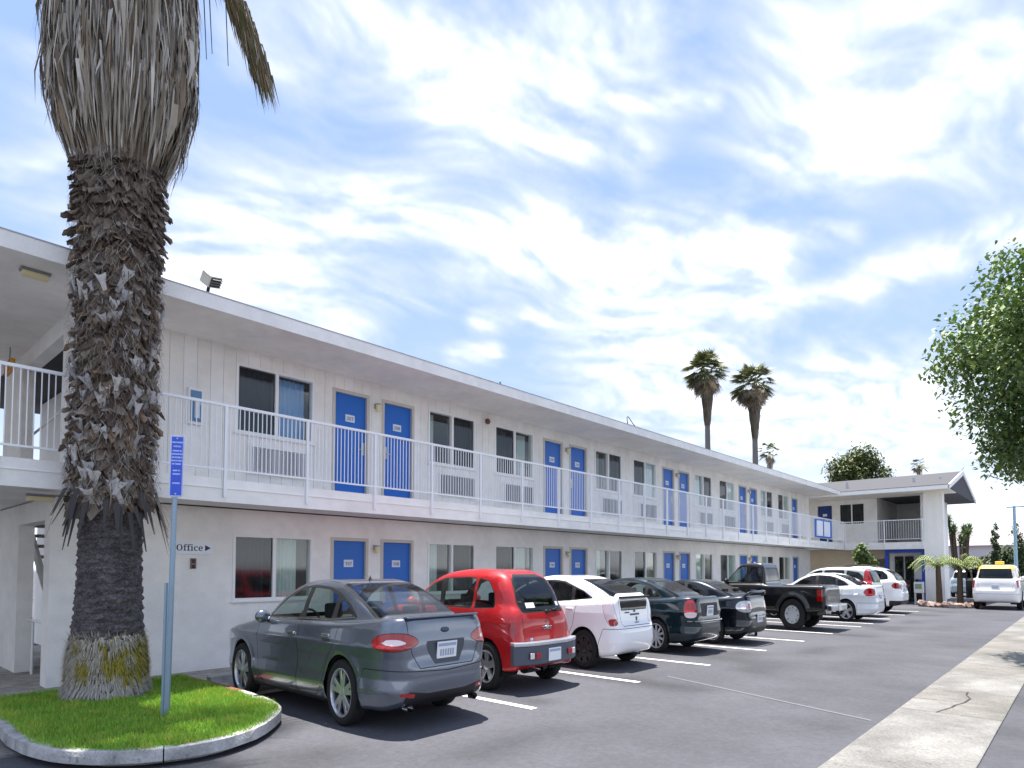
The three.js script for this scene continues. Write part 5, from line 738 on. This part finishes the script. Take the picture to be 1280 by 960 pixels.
// rounded retro hatchback
{
  const L = 4.29, pt = paint(0xb0141a, .25, .4);
  makeCar({ name: 'red_hatchback', label: 'red rounded retro hatchback with chrome-topped grey bumper', x: 6.74, z: -6.96, paint: pt, cell: .028, L, W: 1.70, H: 1.60, rim: 'five2', sf: .86, sr: 3.48, Rt: .32, Rr: .215, ra: .365, belt: 1.06, flare: .01, tuck: -.01, linerIn: .0,
    lower: [[.06, .26], [0, .45], [.02, .7], [.14, .9], [.5, 1.01], [1.2, 1.06], [2.5, 1.07], [3.6, 1.06], [4.02, 1.02], [4.10, .9], [4.14, .7], [4.16, .5], [4.10, .34], [3.95, .26], [2.4, .22], [.5, .23]],
    upper: [[1.1, .92], [1.4, 1.15], [1.75, 1.40], [2.1, 1.53], [2.5, 1.585], [3.0, 1.6], [3.4, 1.575], [3.66, 1.49], [3.85, 1.31], [4.0, 1.1], [4.08, .9], [4.0, .75], [1.4, .75]],
    planL: [[0, .35], [.1, .52], [.4, .64], [.9, .74], [1.4, .80], [2.4, .82], [3.4, .80], [3.85, .75], [4.05, .66], [4.14, .5], [4.17, .25]],
    planU: [[.9, .5], [1.3, .68], [1.8, .745], [2.6, .765], [3.3, .745], [3.75, .68], [4.0, .57], [4.12, .4], [4.15, .2]],
    insetL: [[.2, .06], [.35, .02], [.6, .0], [.9, .01], [1.05, .04]], insetU: [[.9, -.02], [1.05, .0], [1.3, .06], [1.5, .14], [1.6, .22]], kU: .17, kL: .12, kj: .1,
    extra: (v, x, y, s) => { const e = (cx, cs, cy, rx, rs, ry) => { const a = (x - cx) / rx, b = (s - cs) / rs, c = (y - cy) / ry, k = Math.sqrt(a * a + b * b + c * c); return (k - 1) * Math.min(rx, rs, ry); }; v = smin(v, e(.69, 3.46, .46, .165, .66, .50), .07); v = smin(v, e(.66, .86, .48, .19, .64, .48), .07); return smax(v, .27 - y, .04); },
    mirror: [1.5, 1.08], handles: [[2.35, .93], [3.12, .93]], plate: null, seats: [[2.35, 1.22], [3.2, 1.22]], cabin: [1.35, 3.6],
    regions: [
      { name: 'side_window', pair: 1, trim: .012, mat: carGlass, fn: sideFn([[1.55, 1.11], [1.86, 1.36], [2.16, 1.44], [2.20, 1.10]], .02) },
      { name: 'side_window', pair: 1, trim: .012, mat: carGlass, fn: sideFn([[2.33, 1.10], [2.33, 1.455], [2.85, 1.47], [3.04, 1.455], [3.04, 1.09]], .02) },
      { name: 'quarter_window', pair: 1, trim: .012, mat: carGlass, fn: sideFn([[3.14, 1.09], [3.14, 1.45], [3.36, 1.41], [3.5, 1.27], [3.55, 1.1]], .025) },
      { name: 'pillar_trim', pair: 1, mat: plastic, fn: sideFn([[2.2, 1.1], [2.2, 1.45], [2.33, 1.45], [2.33, 1.1]], .022) },
      { name: 'rear_window', trim: .02, mat: darkGlass, fn: rearFn([[.50, 1.06], [.50, 1.2], [.42, 1.42], [.30, 1.48]], 3.5, .045) },
      { name: 'windshield', trim: .02, mat: carGlass, fn: topFn([[.56, 1.35], [.52, 1.85]], 1.0, .04) },
      { name: 'tail_light', pair: 1, mat: redLens, fn: wrapFn(L, [[.48, .72], [.56, .66], [.60, .74], [.58, .86], [.52, .92], [.48, .84]], .006, 60, .2, .6) },
      { name: 'tailgate', gap: .007, mat: 'paint', fn: rearFn([[.53, .62], [.56, .85], [.55, 1.1], [.50, 1.35], [.38, 1.56], [.2, 1.6]], 3.35, .01) },
      { name: 'headlight', pair: 1, mat: clearLens, fn: frontPair([[.45, .72], [.6, .72], [.6, .86], [.45, .86]], .9) }, grilleR(.3, .5, .8),
      { name: 'door', pair: 1, gap: .009, mat: 'paint', fn: sideFn([[1.42, 1.07], [1.42, .45], [1.5, .28], [2.22, .27], [2.26, .6], [2.26, 1.07]], .01) }, { name: 'door', pair: 1, gap: .009, mat: 'paint', fn: sideFn([[2.285, 1.07], [2.285, .6], [2.26, .27], [2.86, .28], [2.95, .5], [3.08, .8], [3.1, 1.06]], .01) }],
    after: ({ car, at, surfS }) => {
      const bp = (y0, y1, off, mat, name) => { const c = []; for (let i = 0; i <= 24; i++) { const t = i / 24 * 2 - 1; c.push([t * .80, 4.27 + off - .17 * Math.pow(Math.abs(t), 3.2)]); } const s = new THREE.Shape([...c.map(q => new THREE.Vector2(q[0] * KX, -(q[1] - L / 2) * KZ)), new THREE.Vector2(.74 * KX, -(3.95 - L / 2) * KZ), new THREE.Vector2(-.74 * KX, -(3.95 - L / 2) * KZ)]); add(car, name, new THREE.ExtrudeGeometry(s, { depth: y1 - y0 - .03, bevelEnabled: true, bevelSize: .014, bevelThickness: .015, bevelSegments: 3 }).rotateX(-Math.PI / 2).translate(0, y0 + .015, 0), mat); };
      bp(.36, .60, 0, std(0x4a505e, .5), 'bumper'); bp(.60, .655, .012, std(0xc9cdd3, .25, { metalness: .7 }), 'bumper_strip');
      const g = sub(car, 'license_plate', ...at(0, .475, 4.30)); add(g, 'plate', bx(.32 * KX, .165, .01), plateM); add(g, 'plate_band', bx(.28 * KX, .03, .002), std(0x9aa7c4, .5), 0, .05, .006);
      for (const e of [-1, 1]) { add(car, 'fog_lamp', bx(.12 * KX, .08, .02, .01), redLens, ...at(e * .42, .48, 4.295)); add(car, 'reverse_lamp', bx(.10 * KX, .08, .02, .01), clearLens, ...at(e * .54, .48, 4.27)); }
      const s0 = surfS(0, .84); add(car, 'winged_badge', merge([new THREE.SphereGeometry(1, 14, 8).scale(.05 * KX, .022, .012), new THREE.SphereGeometry(1, 14, 8).scale(.14 * KX, .010, .008), bxAt(-.10 * KX, .10 * KX, -.035, -.02, -.006, .01)]), M.chrome, ...at(0, .83, s0 + .012));
      add(car, 'round_badge', new THREE.CylinderGeometry(.02, .02, .01, 14).rotateX(1.57), M.chrome, ...at(0, .90, surfS(0, .90) + .008)); add(car, 'small_badge', bx(.07 * KX, .035, .01, .005), std(0xb9c4d8, .3), ...at(-.40, .68, surfS(-.4, .68) + .006));
      add(car, 'wiper', merge([bar(at(.02, 1.02, surfS(.02, 1.02) + .02), at(.34, 1.055, surfS(.34, 1.06) + .03), .012), bar(at(.16, 1.05, surfS(.16, 1.05) + .03), at(.44, 1.02, surfS(.44, 1.02) + .03), .009), new THREE.CylinderGeometry(.03, .03, .03, 10).rotateX(1.57).translate(...at(.06, 1.02, surfS(.06, 1.02) + .01))]), M.black);
      const st = (x, y, w, h, m) => { const s1 = surfS(x, y), s2 = surfS(x, y + .05); add(car, 'sticker', bx(w * KX, h, .003), m, ...at(x, y, s1 + .006), -Math.atan2((s1 - s2) * KZ, .05)); }; st(-.30, 1.115, .22, .075, std(0xf0eef0, .5)); st(-.36, 1.115, .05, .05, std(0xc0342f, .5)); st(.42, 1.12, .06, .06, std(0xdfe3ea, .5));
      add(car, 'exhaust_pipe', new THREE.CylinderGeometry(.03, .03, .25, 12, 1, true).rotateX(Math.PI / 2), M.chrome, ...at(-.3, .3, 4.1)); add(car, 'rear_axle', bar(at(-.6, .3, 3.48), at(.6, .3, 3.48), .04), M.black); add(car, 'muffler', new THREE.CylinderGeometry(.09, .09, .4, 12).rotateZ(1.57), M.dark, ...at(-.1, .3, 3.9));
    } });
}
// white wedge-tailed hybrid
{
  const L = 4.46, pt = paint(0xeeeef0, .0, .4);
  makeCar({ name: 'white_hatchback', label: 'white wedge-shaped hatchback with split rear glass next to the red car', x: 9.09, z: -7.12, paint: pt, cell: .03, L, W: 1.745, H: 1.49, rim: 'cover', rimMat: std(0x3a3a3d, .4, { metalness: .5 }), sf: .93, sr: 3.63, Rt: .315, Rr: .225, ra: .355, belt: 1.03,
    lower: [[.06, .24], [0, .42], [.01, .58], [.14, .74], [.5, .86], [1.1, .97], [2.4, 1.02], [3.5, 1.06], [4.1, 1.10], [4.26, 1.12], [4.30, 1.0], [4.325, .85], [4.34, .74], [4.42, .68], [4.455, .58], [4.44, .42], [4.34, .28], [4.1, .22], [2.4, .19], [.5, .2]],
    upper: [[.8, .9], [1.2, 1.07], [1.7, 1.30], [2.1, 1.42], [2.5, 1.482], [2.8, 1.488], [3.2, 1.455], [3.7, 1.35], [4.1, 1.235], [4.32, 1.165], [4.345, 1.13], [4.28, 1.0], [4.2, .85], [1.2, .8]],
    planL: [[0, .42], [.07, .62], [.28, .77], [.7, .845], [1.3, .868], [2.4, .872], [3.6, .868], [4.0, .83], [4.25, .76], [4.40, .62], [4.46, .4], [4.465, .2]],
    planU: [[.7, .5], [1.2, .70], [1.7, .785], [2.6, .81], [3.2, .785], [3.8, .70], [4.2, .62], [4.34, .55], [4.36, .3]],
    insetL: [[.18, .08], [.3, .03], [.45, .0], [.7, .012], [.9, .015], [1.05, .05], [1.15, .1]], insetU: [[.9, -.01], [1.04, .02], [1.25, .09], [1.40, .17], [1.5, .24]], kU: .13, kj: .07,
    mirror: [1.5, 1.02], mirrorMat: pt, handles: [[2.42, .93], [3.28, .95]], handleMat: pt, cabin: [1.35, 3.3],
    regions: [
      { name: 'side_window', pair: 1, trim: .012, mat: darkGlass, fn: sideFn([[1.42, 1.06], [1.9, 1.28], [2.3, 1.375], [2.46, 1.39], [2.46, 1.06]], .014) },
      { name: 'side_window', pair: 1, trim: .012, mat: darkGlass, fn: sideFn([[2.56, 1.065], [2.56, 1.39], [2.95, 1.37], [3.22, 1.30], [3.25, 1.09]], .014) },
      { name: 'quarter_window', pair: 1, trim: .012, mat: darkGlass, fn: sideFn([[3.33, 1.10], [3.32, 1.275], [3.52, 1.215], [3.66, 1.14]], .016) },
      { name: 'window_surround', pair: 1, mat: plastic, fn: sideFn([[1.38, 1.05], [1.9, 1.295], [2.3, 1.392], [2.7, 1.408], [3.0, 1.385], [3.5, 1.235], [3.72, 1.13], [2.6, 1.045]], .012) },
      { name: 'rear_window', trim: .02, mat: darkGlass, fn: topFn([[.46, 3.38], [.52, 3.8], [.54, 4.16]], 1.15, .035) },
      { name: 'lower_rear_glass', trim: .012, mat: darkGlass, fn: rearFn([[.47, .955], [.50, 1.07]], 4.1, .02) },
      { name: 'windshield', trim: .02, mat: carGlass, fn: topFn([[.62, 1.05], [.54, 1.95]], 1.0, .04) },
      { name: 'tail_light', pair: 1, mat: clearLens, trim: .006, fn: wrapFn(L, [[.30, .74], [.46, .72], [.60, 1.06], [.42, 1.10], [.36, .94]], .008, 60, .35, .55), sub: [{ name: 'red_lens', mat: redLens, fn: wrapFn(L, [[.30, .735], [.45, .72], [.48, .79], [.33, .80]], .004, 60, .35, .55) }] },
      { name: 'tailgate', gap: .009, mat: 'paint', fn: rearFn([[.50, .70], [.54, .9], [.55, 1.2]], 4.0, .01), sub: [] },
      { name: 'bumper', gap: .009, mat: 'paint', fn: (x, y, s) => Math.max(y - .66, 3.98 + (y - .4) * .4 - s) },
      { name: 'headlight', pair: 1, mat: clearLens, fn: frontPair([[.5, .66], [.8, .76], [.76, .84], [.55, .74]], 1.0) }, grilleR(.4, .34, .5),
      { name: 'door', pair: 1, gap: .009, mat: 'paint', fn: sideFn([[1.46, 1.03], [1.44, .45], [1.55, .25], [2.48, .25], [2.51, .6], [2.51, 1.03]], .01) }, { name: 'door', pair: 1, gap: .009, mat: 'paint', fn: sideFn([[2.53, 1.03], [2.53, .6], [2.50, .25], [3.05, .26], [3.2, .42], [3.36, .7], [3.44, 1.05]], .01) }],
    after: ({ car, at, surfS }) => { add(car, 'rear_spoiler', new RoundedBoxGeometry(1.05 * KX, .03, .12 * KZ, 2, .012), M.black, ...at(0, 1.145, 4.335)); const B = std(0x57606e, .35, { metalness: .5 }), bd = (n, x, y, w, h) => add(car, n, bx(w * KX, h, .006, .002), B, ...at(x, y, surfS(x, y) + .006)); bd('name_badge', -.28, .90, .16, .022); bd('round_badge', 0, .925, .075, .05); bd('garnish', 0, .865, .34, .03); bd('sticker', .06, .79, .05, .07); bd('sticker_line', .04, .735, .16, .018); add(car, 'exhaust_pipe', new THREE.CylinderGeometry(.03, .03, .2, 12, 1, true).rotateX(1.57), M.chrome, ...at(.1, .24, 4.25)); } });
}
// dark blue-green saloon with upright lamps
{
  const q = sedan({ L: 4.75, H: 1.42, W: 1.79, Rt: .32, Rr: .235, ra: .36 }), L = 4.75, pt = paint(0x0a222c, .5, .3);
  makeCar({ ...q, name: 'dark_teal_sedan', label: 'dark teal saloon with upright red tail lamps and bright alloys', x: 11.68, z: -7.2, paint: pt, cell: .034, rim: 'multi', mirror: [1.7, .98], handles: [[2.45, .85], [3.35, .87]], plate: [0, .80, .34, .19, .06],
    regions: [...q.wins(0, carGlass), { name: 'tail_light', pair: 1, mat: redLens, fn: wrapFn(L, [[.30, .72], [.52, .71], [.56, .86], [.50, .99], [.34, 1.0], [.29, .86]], .008), sub: [{ name: 'clear_lens', mat: clearLens, fn: wrapFn(L, [[.28, .70], [.56, .70], [.56, .765], [.28, .765]], .004) }] },
      { name: 'trunk_lid', gap: .009, mat: 'paint', fn: rearFn([[.45, .64], [.50, .8], [.53, 1.2]], 4.3, .01), sub: [{ name: 'panel', mat: plastic, fn: rearFn([[.42, .72], [.44, .93]], 4.3, .02) }] },
      { name: 'bumper', gap: .009, mat: 'paint', fn: (x, y, s) => Math.max(y - .6, 4.1 - s) }, { name: 'headlight', pair: 1, mat: clearLens, fn: frontPair([[.5, .64], [.8, .7], [.8, .77], [.52, .74]], 1.0) }, grilleR(.4, .42, .62), ...q.doors],
    after: ({ car, at, surfX }) => { for (const e of [-1, 1]) add(car, 'chrome_strip', tube([[1.55, .60], [2.6, .60], [3.2, .61]].map(([s, y]) => at(e * (surfX(s, y) + .004), y, s)), .012, 12, 5), M.chrome); add(car, 'bumper_strip', tube([[-.8, .62, 4.5], [-.5, .62, 4.76], [0, .62, 4.79], [.5, .62, 4.76], [.8, .62, 4.5]].map(p => at(...p)), .012, 24, 5), M.grey); } });
}
// dark fastback coupe with round lamps
{
  const q = sedan({ L: 4.45, H: 1.36, W: 1.74, Rt: .315, Rr: .235, ra: .355, upper: [[1.15, .85], [1.5, 1.03], [1.85, 1.22], [2.15, 1.32], [2.5, 1.36], [2.85, 1.345], [3.2, 1.27], [3.6, 1.14], [4.0, 1.0], [4.2, .9], [4.0, .78], [1.3, .75]] }), L = 4.45, pt = paint(0x0a1420, .5, .3);
  makeCar({ ...q, name: 'navy_coupe', label: 'dark navy fastback coupe with silver round tail lamps and rear spoiler', x: 13.74, z: -6.95, paint: pt, cell: .034, rim: 'six', mirror: [1.55, .93], handles: [[2.6, .82]], plate: [0, .55, .34, .17, 0],
    regions: [{ name: 'side_window', pair: 1, trim: .012, mat: darkGlass, fn: sideFn([[1.52, .97], [1.95, 1.18], [2.3, 1.265], [2.5, 1.27], [2.5, .98]], .014) }, { name: 'quarter_window', pair: 1, trim: .012, mat: darkGlass, fn: sideFn([[2.62, .985], [2.62, 1.262], [2.9, 1.22], [3.2, 1.08], [3.28, 1.0]], .016) }, { name: 'pillar_trim', pair: 1, mat: plastic, fn: sideFn([[2.5, .98], [2.5, 1.275], [2.62, 1.27], [2.62, .98]], .016) },
      { name: 'rear_window', trim: .03, mat: darkGlass, fn: topFn([[.5, 3.0], [.56, 3.5], [.58, 3.95]], .95, .04) }, { name: 'windshield', trim: .03, mat: carGlass, fn: topFn([[.6, 1.32], [.53, 1.98]], .9, .04) },
      { name: 'tail_light', pair: 1, mat: phys(0xb9bec4, .15, { clearcoat: 1, metalness: .4 }), trim: .01, fn: wrapFn(L, [[.12, .72], [.5, .72], [.58, .8], [.5, .9], [.12, .9]], .01), sub: [{ name: 'round_lens', mat: redLens, fn: wrapFn(L, [[.16, .76], [.24, .76], [.24, .86], [.16, .86]], .01) }, { name: 'round_lens', mat: clearLens, fn: wrapFn(L, [[.34, .77], [.43, .77], [.43, .86], [.34, .86]], .01) }] },
      { name: 'trunk_lid', gap: .009, mat: 'paint', fn: rearFn([[.42, .62], [.46, .8], [.5, 1.2]], 4.1, .01) }, { name: 'rear_valance', mat: plastic, fn: rearFn([[.6, .2], [.6, .34]], 4.0, .03) }, { name: 'bumper', gap: .009, mat: 'paint', fn: (x, y, s) => Math.max(y - .6, 3.9 - s) }, { name: 'headlight', pair: 1, mat: clearLens, fn: frontPair([[.5, .6], [.78, .66], [.76, .73], [.52, .7]], 1.0) }, grilleR(.4, .38, .55), { name: 'door', pair: 1, gap: .009, mat: 'paint', fn: sideFn([[1.42, .94], [1.4, .5], [1.5, .27], [2.6, .26], [2.72, .6], [2.7, .95]], .01) }],
    after: ({ car, at }) => { add(car, 'rear_spoiler', tube([[-.62, .98, 4.22], [-.55, 1.09, 4.36], [0, 1.11, 4.42], [.55, 1.09, 4.36], [.62, .98, 4.22]].map(p => at(...p)), .028, 28, 8), pt); for (const e of [-.5, -.42]) add(car, 'exhaust_pipe', new THREE.CylinderGeometry(.045, .045, .16, 14, 1, true).rotateX(1.57), M.chrome, ...at(e, .24, 4.4)); } });
}
// black pickup
{
  const L = 5.1, pt = paint(0x040405, 0, .3);
  makeCar({ name: 'black_pickup', label: 'black lifted pickup truck with open bed and chrome step bumper', category: 'pickup', x: 18.02, z: -6.83, paint: pt, cell: .036, L, W: 1.76, H: 1.76, rim: 'steel', rimMat: std(0xc9ccd0, .35, { metalness: .6 }), sf: .86, sr: 3.92, Rt: .41, Rr: .235, tw: .27, ra: .46, belt: 1.2, flare: .05, tuck: -.03, linerIn: 0, kU: .09, kL: .06, cabin: [1.4, 2.9], seats: [[2.5, 1.45]],
    lower: [[.05, .5], [0, .6], [0, .95], [.06, 1.06], [.4, 1.11], [1.3, 1.16], [2.9, 1.18], [3.1, 1.16], [4.9, 1.16], [4.98, 1.15], [4.985, .8], [4.97, .56], [4.7, .5], [2.6, .47], [.4, .47]],
    upper: [[1.2, 1.02], [1.45, 1.18], [1.82, 1.5], [2.05, 1.7], [2.3, 1.745], [2.8, 1.75], [2.95, 1.68], [3.0, 1.2], [2.95, 1.0], [1.4, 1.0]],
    planL: [[0, .6], [.05, .76], [.3, .83], [1.0, .86], [3.0, .865], [4.7, .86], [4.95, .84], [4.99, .7], [4.99, .3]], planU: [[1.1, .6], [1.4, .74], [2.0, .77], [2.8, .77], [3.0, .72], [3.02, .4]],
    insetL: [[.45, .05], [.6, .0], [.9, .0], [1.1, .015], [1.2, .05]], insetU: [[1.1, .0], [1.4, .06], [1.65, .13], [1.76, .18]],
    extra: (v, x, y, s) => { const b = Math.max(Math.max(Math.abs(s - 3.99) - .88, x - .72), .72 - y); return smax(v, -b, .03); },
    mirror: [1.62, 1.22], mirrorMat: M.black, handles: [[2.6, 1.02]], handleMat: M.black,
    regions: [{ name: 'side_window', pair: 1, trim: .012, mat: carGlass, fn: sideFn([[1.62, 1.24], [1.95, 1.55], [2.12, 1.63], [2.3, 1.64], [2.3, 1.24]], .016) }, { name: 'side_window', pair: 1, trim: .012, mat: darkGlass, fn: sideFn([[2.38, 1.24], [2.38, 1.64], [2.82, 1.63], [2.84, 1.24]], .016) }, { name: 'rear_window', trim: .02, mat: darkGlass, fn: rearFn([[.6, 1.28], [.56, 1.6]], 2.7, .03) }, { name: 'windshield', trim: .02, mat: carGlass, fn: topFn([[.62, 1.46], [.56, 1.98]], 1.15, .03) },
      { name: 'tail_light', pair: 1, mat: redLens, fn: wrapFn(L, [[.50, .78], [.62, .78], [.62, 1.06], [.50, 1.06]], .01, 0) }, { name: 'tailgate', gap: .008, mat: 'paint', fn: rearFn([[.62, .64], [.62, 1.3]], 4.9, .01) }, { name: 'headlight', pair: 1, mat: clearLens, fn: frontPair([[.5, .8], [.78, .8], [.78, .98], [.5, .98]], .8) }, grilleR(.4, .75, 1.0), { name: 'door', pair: 1, gap: .009, mat: 'paint', fn: sideFn([[1.5, 1.19], [1.48, .62], [1.55, .54], [2.8, .54], [2.86, .7], [2.88, 1.19]], .01) }],
    after: ({ car, at }) => { add(car, 'step_bumper', new RoundedBoxGeometry(1.62 * KX, .17, .2 * KZ, 3, .03), M.chrome, ...at(0, .6, 5.08)); add(car, 'tow_bar', bar(at(0, .45, 4.9), at(0, .45, 5.25), .03), M.black); add(car, 'rear_axle', bar(at(-.7, .41, 3.92), at(.7, .41, 3.92), .07), M.black); add(car, 'chassis', bx(.9 * KX, .12, 4.2 * KZ), M.black, ...at(0, .45, 2.5)); for (const e of [-1, 1]) add(car, 'roof_lamp', new THREE.SphereGeometry(.025, 8, 6), clearLens, ...at(e * .3, 1.77, 2.2)); const g = sub(car, 'license_plate', ...at(0, .6, 5.19)); add(g, 'plate', bx(.3 * KX, .15, .01), plateM); } });
}
// silver-white saloon
{
  const q = sedan({ L: 4.8, H: 1.47, W: 1.83, Rt: .325, Rr: .24, ra: .365 }), L = 4.8, pt = paint(0xd9dde2, .2, .4);
  makeCar({ ...q, name: 'silver_sedan', label: 'silver-white saloon with red corner tail lamps beyond the pickup', x: 21.98, z: -6.53, paint: pt, cell: .045, rim: 'five2', mirror: [1.7, 1.0], handles: [[2.5, .88], [3.4, .9]], plate: [0, .74, .32, .16, .05],
    regions: [...q.wins(0, darkGlass), { name: 'tail_light', pair: 1, mat: redLens, fn: wrapFn(L, [[.26, .86], [.6, .8], [.68, .9], [.56, 1.0], [.3, .97]], .01) }, { name: 'trunk_lid', gap: .008, mat: 'paint', fn: rearFn([[.45, .62], [.56, 1.2]], 4.35, .01) }, { name: 'bumper', gap: .008, mat: 'paint', fn: (x, y, s) => Math.max(y - .58, 4.1 - s) }, { name: 'headlight', pair: 1, mat: clearLens, fn: frontPair([[.5, .66], [.84, .74], [.82, .8], [.55, .76]], 1.0) }, ...q.doors] });
}
function suv(o) {
  const L = o.L, H = o.H, W = o.W, a = L / 4.5, b = H / 1.68, w = W / 1.82, sc = p => p.map(q => [q[0] * a, q[1] * b]), pl = p => p.map(q => [q[0] * a, q[1] * w]), gl = o.glass ?? darkGlass;
  const base = { L, H, W, sf: .85 * a, sr: 3.5 * a, Rt: o.Rt ?? .35, Rr: o.Rr ?? .24, ra: o.ra ?? .395, belt: 1.13 * b, cell: .05, rim: 'five2', kU: .13, kj: .06, cabin: [1.4 * a, 3.6 * a],
    lower: sc([[.05, .3], [0, .5], [.02, .8], [.12, .95], [.6, 1.04], [1.15, 1.09], [2.4, 1.11], [3.6, 1.14], [4.3, 1.14], [4.38, 1.0], [4.42, .8], [4.49, .68], [4.49, .48], [4.40, .34], [4.2, .28], [2.4, .26], [.5, .27]]),
    upper: sc(o.up ?? [[.95, .98], [1.25, 1.16], [1.65, 1.44], [1.95, 1.58], [2.4, 1.66], [3.0, 1.68], [3.7, 1.645], [4.1, 1.56], [4.24, 1.4], [4.36, 1.15], [4.38, .95], [4.2, .85], [1.2, .85]]),
    planL: pl([[0, .5], [.07, .7], [.3, .84], [.8, .895], [2.4, .91], [3.8, .9], [4.25, .86], [4.44, .74], [4.5, .5], [4.5, .2]]), planU: pl([[.9, .55], [1.25, .74], [1.8, .82], [2.8, .835], [3.8, .79], [4.2, .72], [4.36, .6], [4.4, .3]]),
    insetL: [[.26, .08], [.4, .02], [.6, .0], [.9, .01], [1.1 * b, .045]], insetU: [[1.0 * b, .0], [1.13 * b, .02], [1.4 * b, .09], [1.6 * b, .16], [1.68 * b, .22]], mirror: [1.5 * a, 1.13 * b], handles: [[2.3 * a, .98 * b], [3.15 * a, 1.0 * b]], plate: [0, .84 * b, .32, .16, 0],
    regions: [{ name: 'side_window', pair: 1, trim: .014, mat: gl, fn: sideFn(sc([[1.45, 1.16], [1.75, 1.42], [2.1, 1.54], [2.28, 1.555], [2.28, 1.17]]), .016) }, { name: 'side_window', pair: 1, trim: .014, mat: gl, fn: sideFn(sc([[2.4, 1.17], [2.4, 1.555], [2.9, 1.56], [3.18, 1.55], [3.18, 1.18]]), .016) }, { name: 'quarter_window', pair: 1, trim: .014, mat: gl, fn: sideFn(sc([[3.3, 1.19], [3.3, 1.54], [3.75, 1.48], [3.9, 1.36], [3.94, 1.22]]), .02) },
      { name: 'rear_window', trim: .02, mat: gl, fn: rearFn([[.60 * w, 1.20 * b], [.54 * w, 1.5 * b]], 3.8 * a, .04) }, { name: 'windshield', trim: .02, mat: carGlass, fn: topFn([[.62 * w, 1.25 * a], [.56 * w, 1.85 * a]], 1.1 * b, .04) }, ...(o.lamps ?? []), { name: 'tailgate', gap: .008, mat: 'paint', fn: rearFn([[.58 * w, .70 * b], [.64 * w, .95 * b], [.64 * w, 1.3 * b], [.56 * w, 1.7 * b]], 4.0 * a, .01) }, { name: 'bumper', mat: o.bump ?? 'paint', gap: .009, fn: (x, y, s) => Math.max(y - (o.by ?? .6) * b, 4.0 * a - s) }, { name: 'headlight', pair: 1, mat: clearLens, fn: frontPair([[.5, .78], [.8, .82], [.78, .92], [.52, .88]], .9) }, grilleR(.35, .55, .8),
      { name: 'door', pair: 1, gap: .007, mat: 'paint', fn: sideFn(sc([[1.38, 1.12], [1.36, .5], [1.5, .34], [2.3, .34], [2.34, .6], [2.34, 1.12]]), .01) }, { name: 'door', pair: 1, gap: .007, mat: 'paint', fn: sideFn(sc([[2.37, 1.12], [2.37, .6], [2.34, .34], [2.95, .35], [3.06, .6], [3.24, .9], [3.26, 1.12]]), .01) }] };
  return makeCar({ ...base, ...o, up: undefined });
}
suv({ name: 'grey_crossover', label: 'grey crossover with tall red pillar lamps between two pale cars', x: 24.25, z: -6.9, L: 4.55, H: 1.66, W: 1.82, paint: paint(0xa9b3b2, .4, .4), bump: plastic, lamps: [{ name: 'tail_light', pair: 1, mat: redLens, fn: (() => { const p = P2([[3.98, 1.0], [4.34, 1.0], [4.20, 1.52], [4.02, 1.56]], .01); return (x, y, s) => Math.abs(x) < .5 ? 1 : p(s, y); })() }] });
suv({ name: 'white_crossover', label: 'plain white sport utility car with dark lower bumper near the office', category: 'suv', x: 26.65, z: -6.75, L: 4.8, H: 1.7, W: 1.9, paint: paint(0xf0f0f0, 0, .4), bump: plastic, by: .46, Rt: .37, Rr: .25, ra: .415, up: [[.95, .98], [1.3, 1.16], [1.75, 1.44], [2.1, 1.58], [2.5, 1.66], [3.0, 1.68], [3.5, 1.62], [3.9, 1.5], [4.2, 1.32], [4.36, 1.12], [4.38, .95], [4.2, .85], [1.2, .85]], lamps: [{ name: 'tail_light', pair: 1, mat: redLens, fn: wrapFn(4.8, [[.24, .94], [.6, .92], [.66, 1.0], [.58, 1.08], [.26, 1.04]], .01) }], after: ({ car, at }) => { for (const e of [-1, 1]) add(car, 'roof_rail', tube([[2.2, 1.66], [2.6, 1.74], [3.6, 1.68], [3.9, 1.56]].map(([s, y]) => at(e * .58, y, s)), .016, 16, 6), M.dark); } });
// taxi van standing in the drive with its side door open
suv({ name: 'taxi_van', label: 'white van with yellow roof standing in the drive with a side door open', category: 'van', x: 32.9, z: -2.72, yaw: -Math.PI / 2, noGroup: 1, L: 4.9, H: 1.76, W: 1.95, paint: paint(0xe9e7e6, 0, .45), Rt: .34, Rr: .22, rimMat: darkRim, lamps: [{ name: 'tail_light', pair: 1, mat: redLens, fn: wrapFn(4.9, [[.44, .86], [.6, .86], [.6, 1.14], [.44, 1.14]], .01, 0) }, { name: 'yellow_roof', mat: paint(0xd8b54a, 0, .45), fn: (x, y, s) => Math.max(1.5 - y + (Math.abs(x) > .55 ? 0 : 0), 1.0 - s) }],
  after: ({ car, at }) => { const g = sub(car, 'open_door', ...at(-1.12, .95, 2.6)); g.rotation.y = -.5; add(g, 'panel', bx(.06, .75, .8, .03), M.dark, 0, -.2, 0); add(g, 'window', bx(.03, .42, .66, .02), darkGlass, 0, .4, 0); add(g, 'frame', merge([bxAt(-.02, .02, .18, .64, -.4, -.34), bxAt(-.02, .02, .18, .64, .34, .4), bxAt(-.02, .02, .6, .66, -.4, .4)]), M.dark); add(car, 'roof_sign', bx(.3, .12, .14, .02), std(0xe8c95a, .5), ...at(0, 1.84, 2.3)); } });
suv({ name: 'distant_hatchback', label: 'small blue-grey car parked past the taxi beside the office corner', x: 45, z: -5.2, yaw: -Math.PI / 2, noGroup: 1, L: 4.2, H: 1.55, W: 1.74, cell: .07, paint: paint(0xa9bcc4, .3, .4), lamps: [] });
renderer.render(scene, camera);
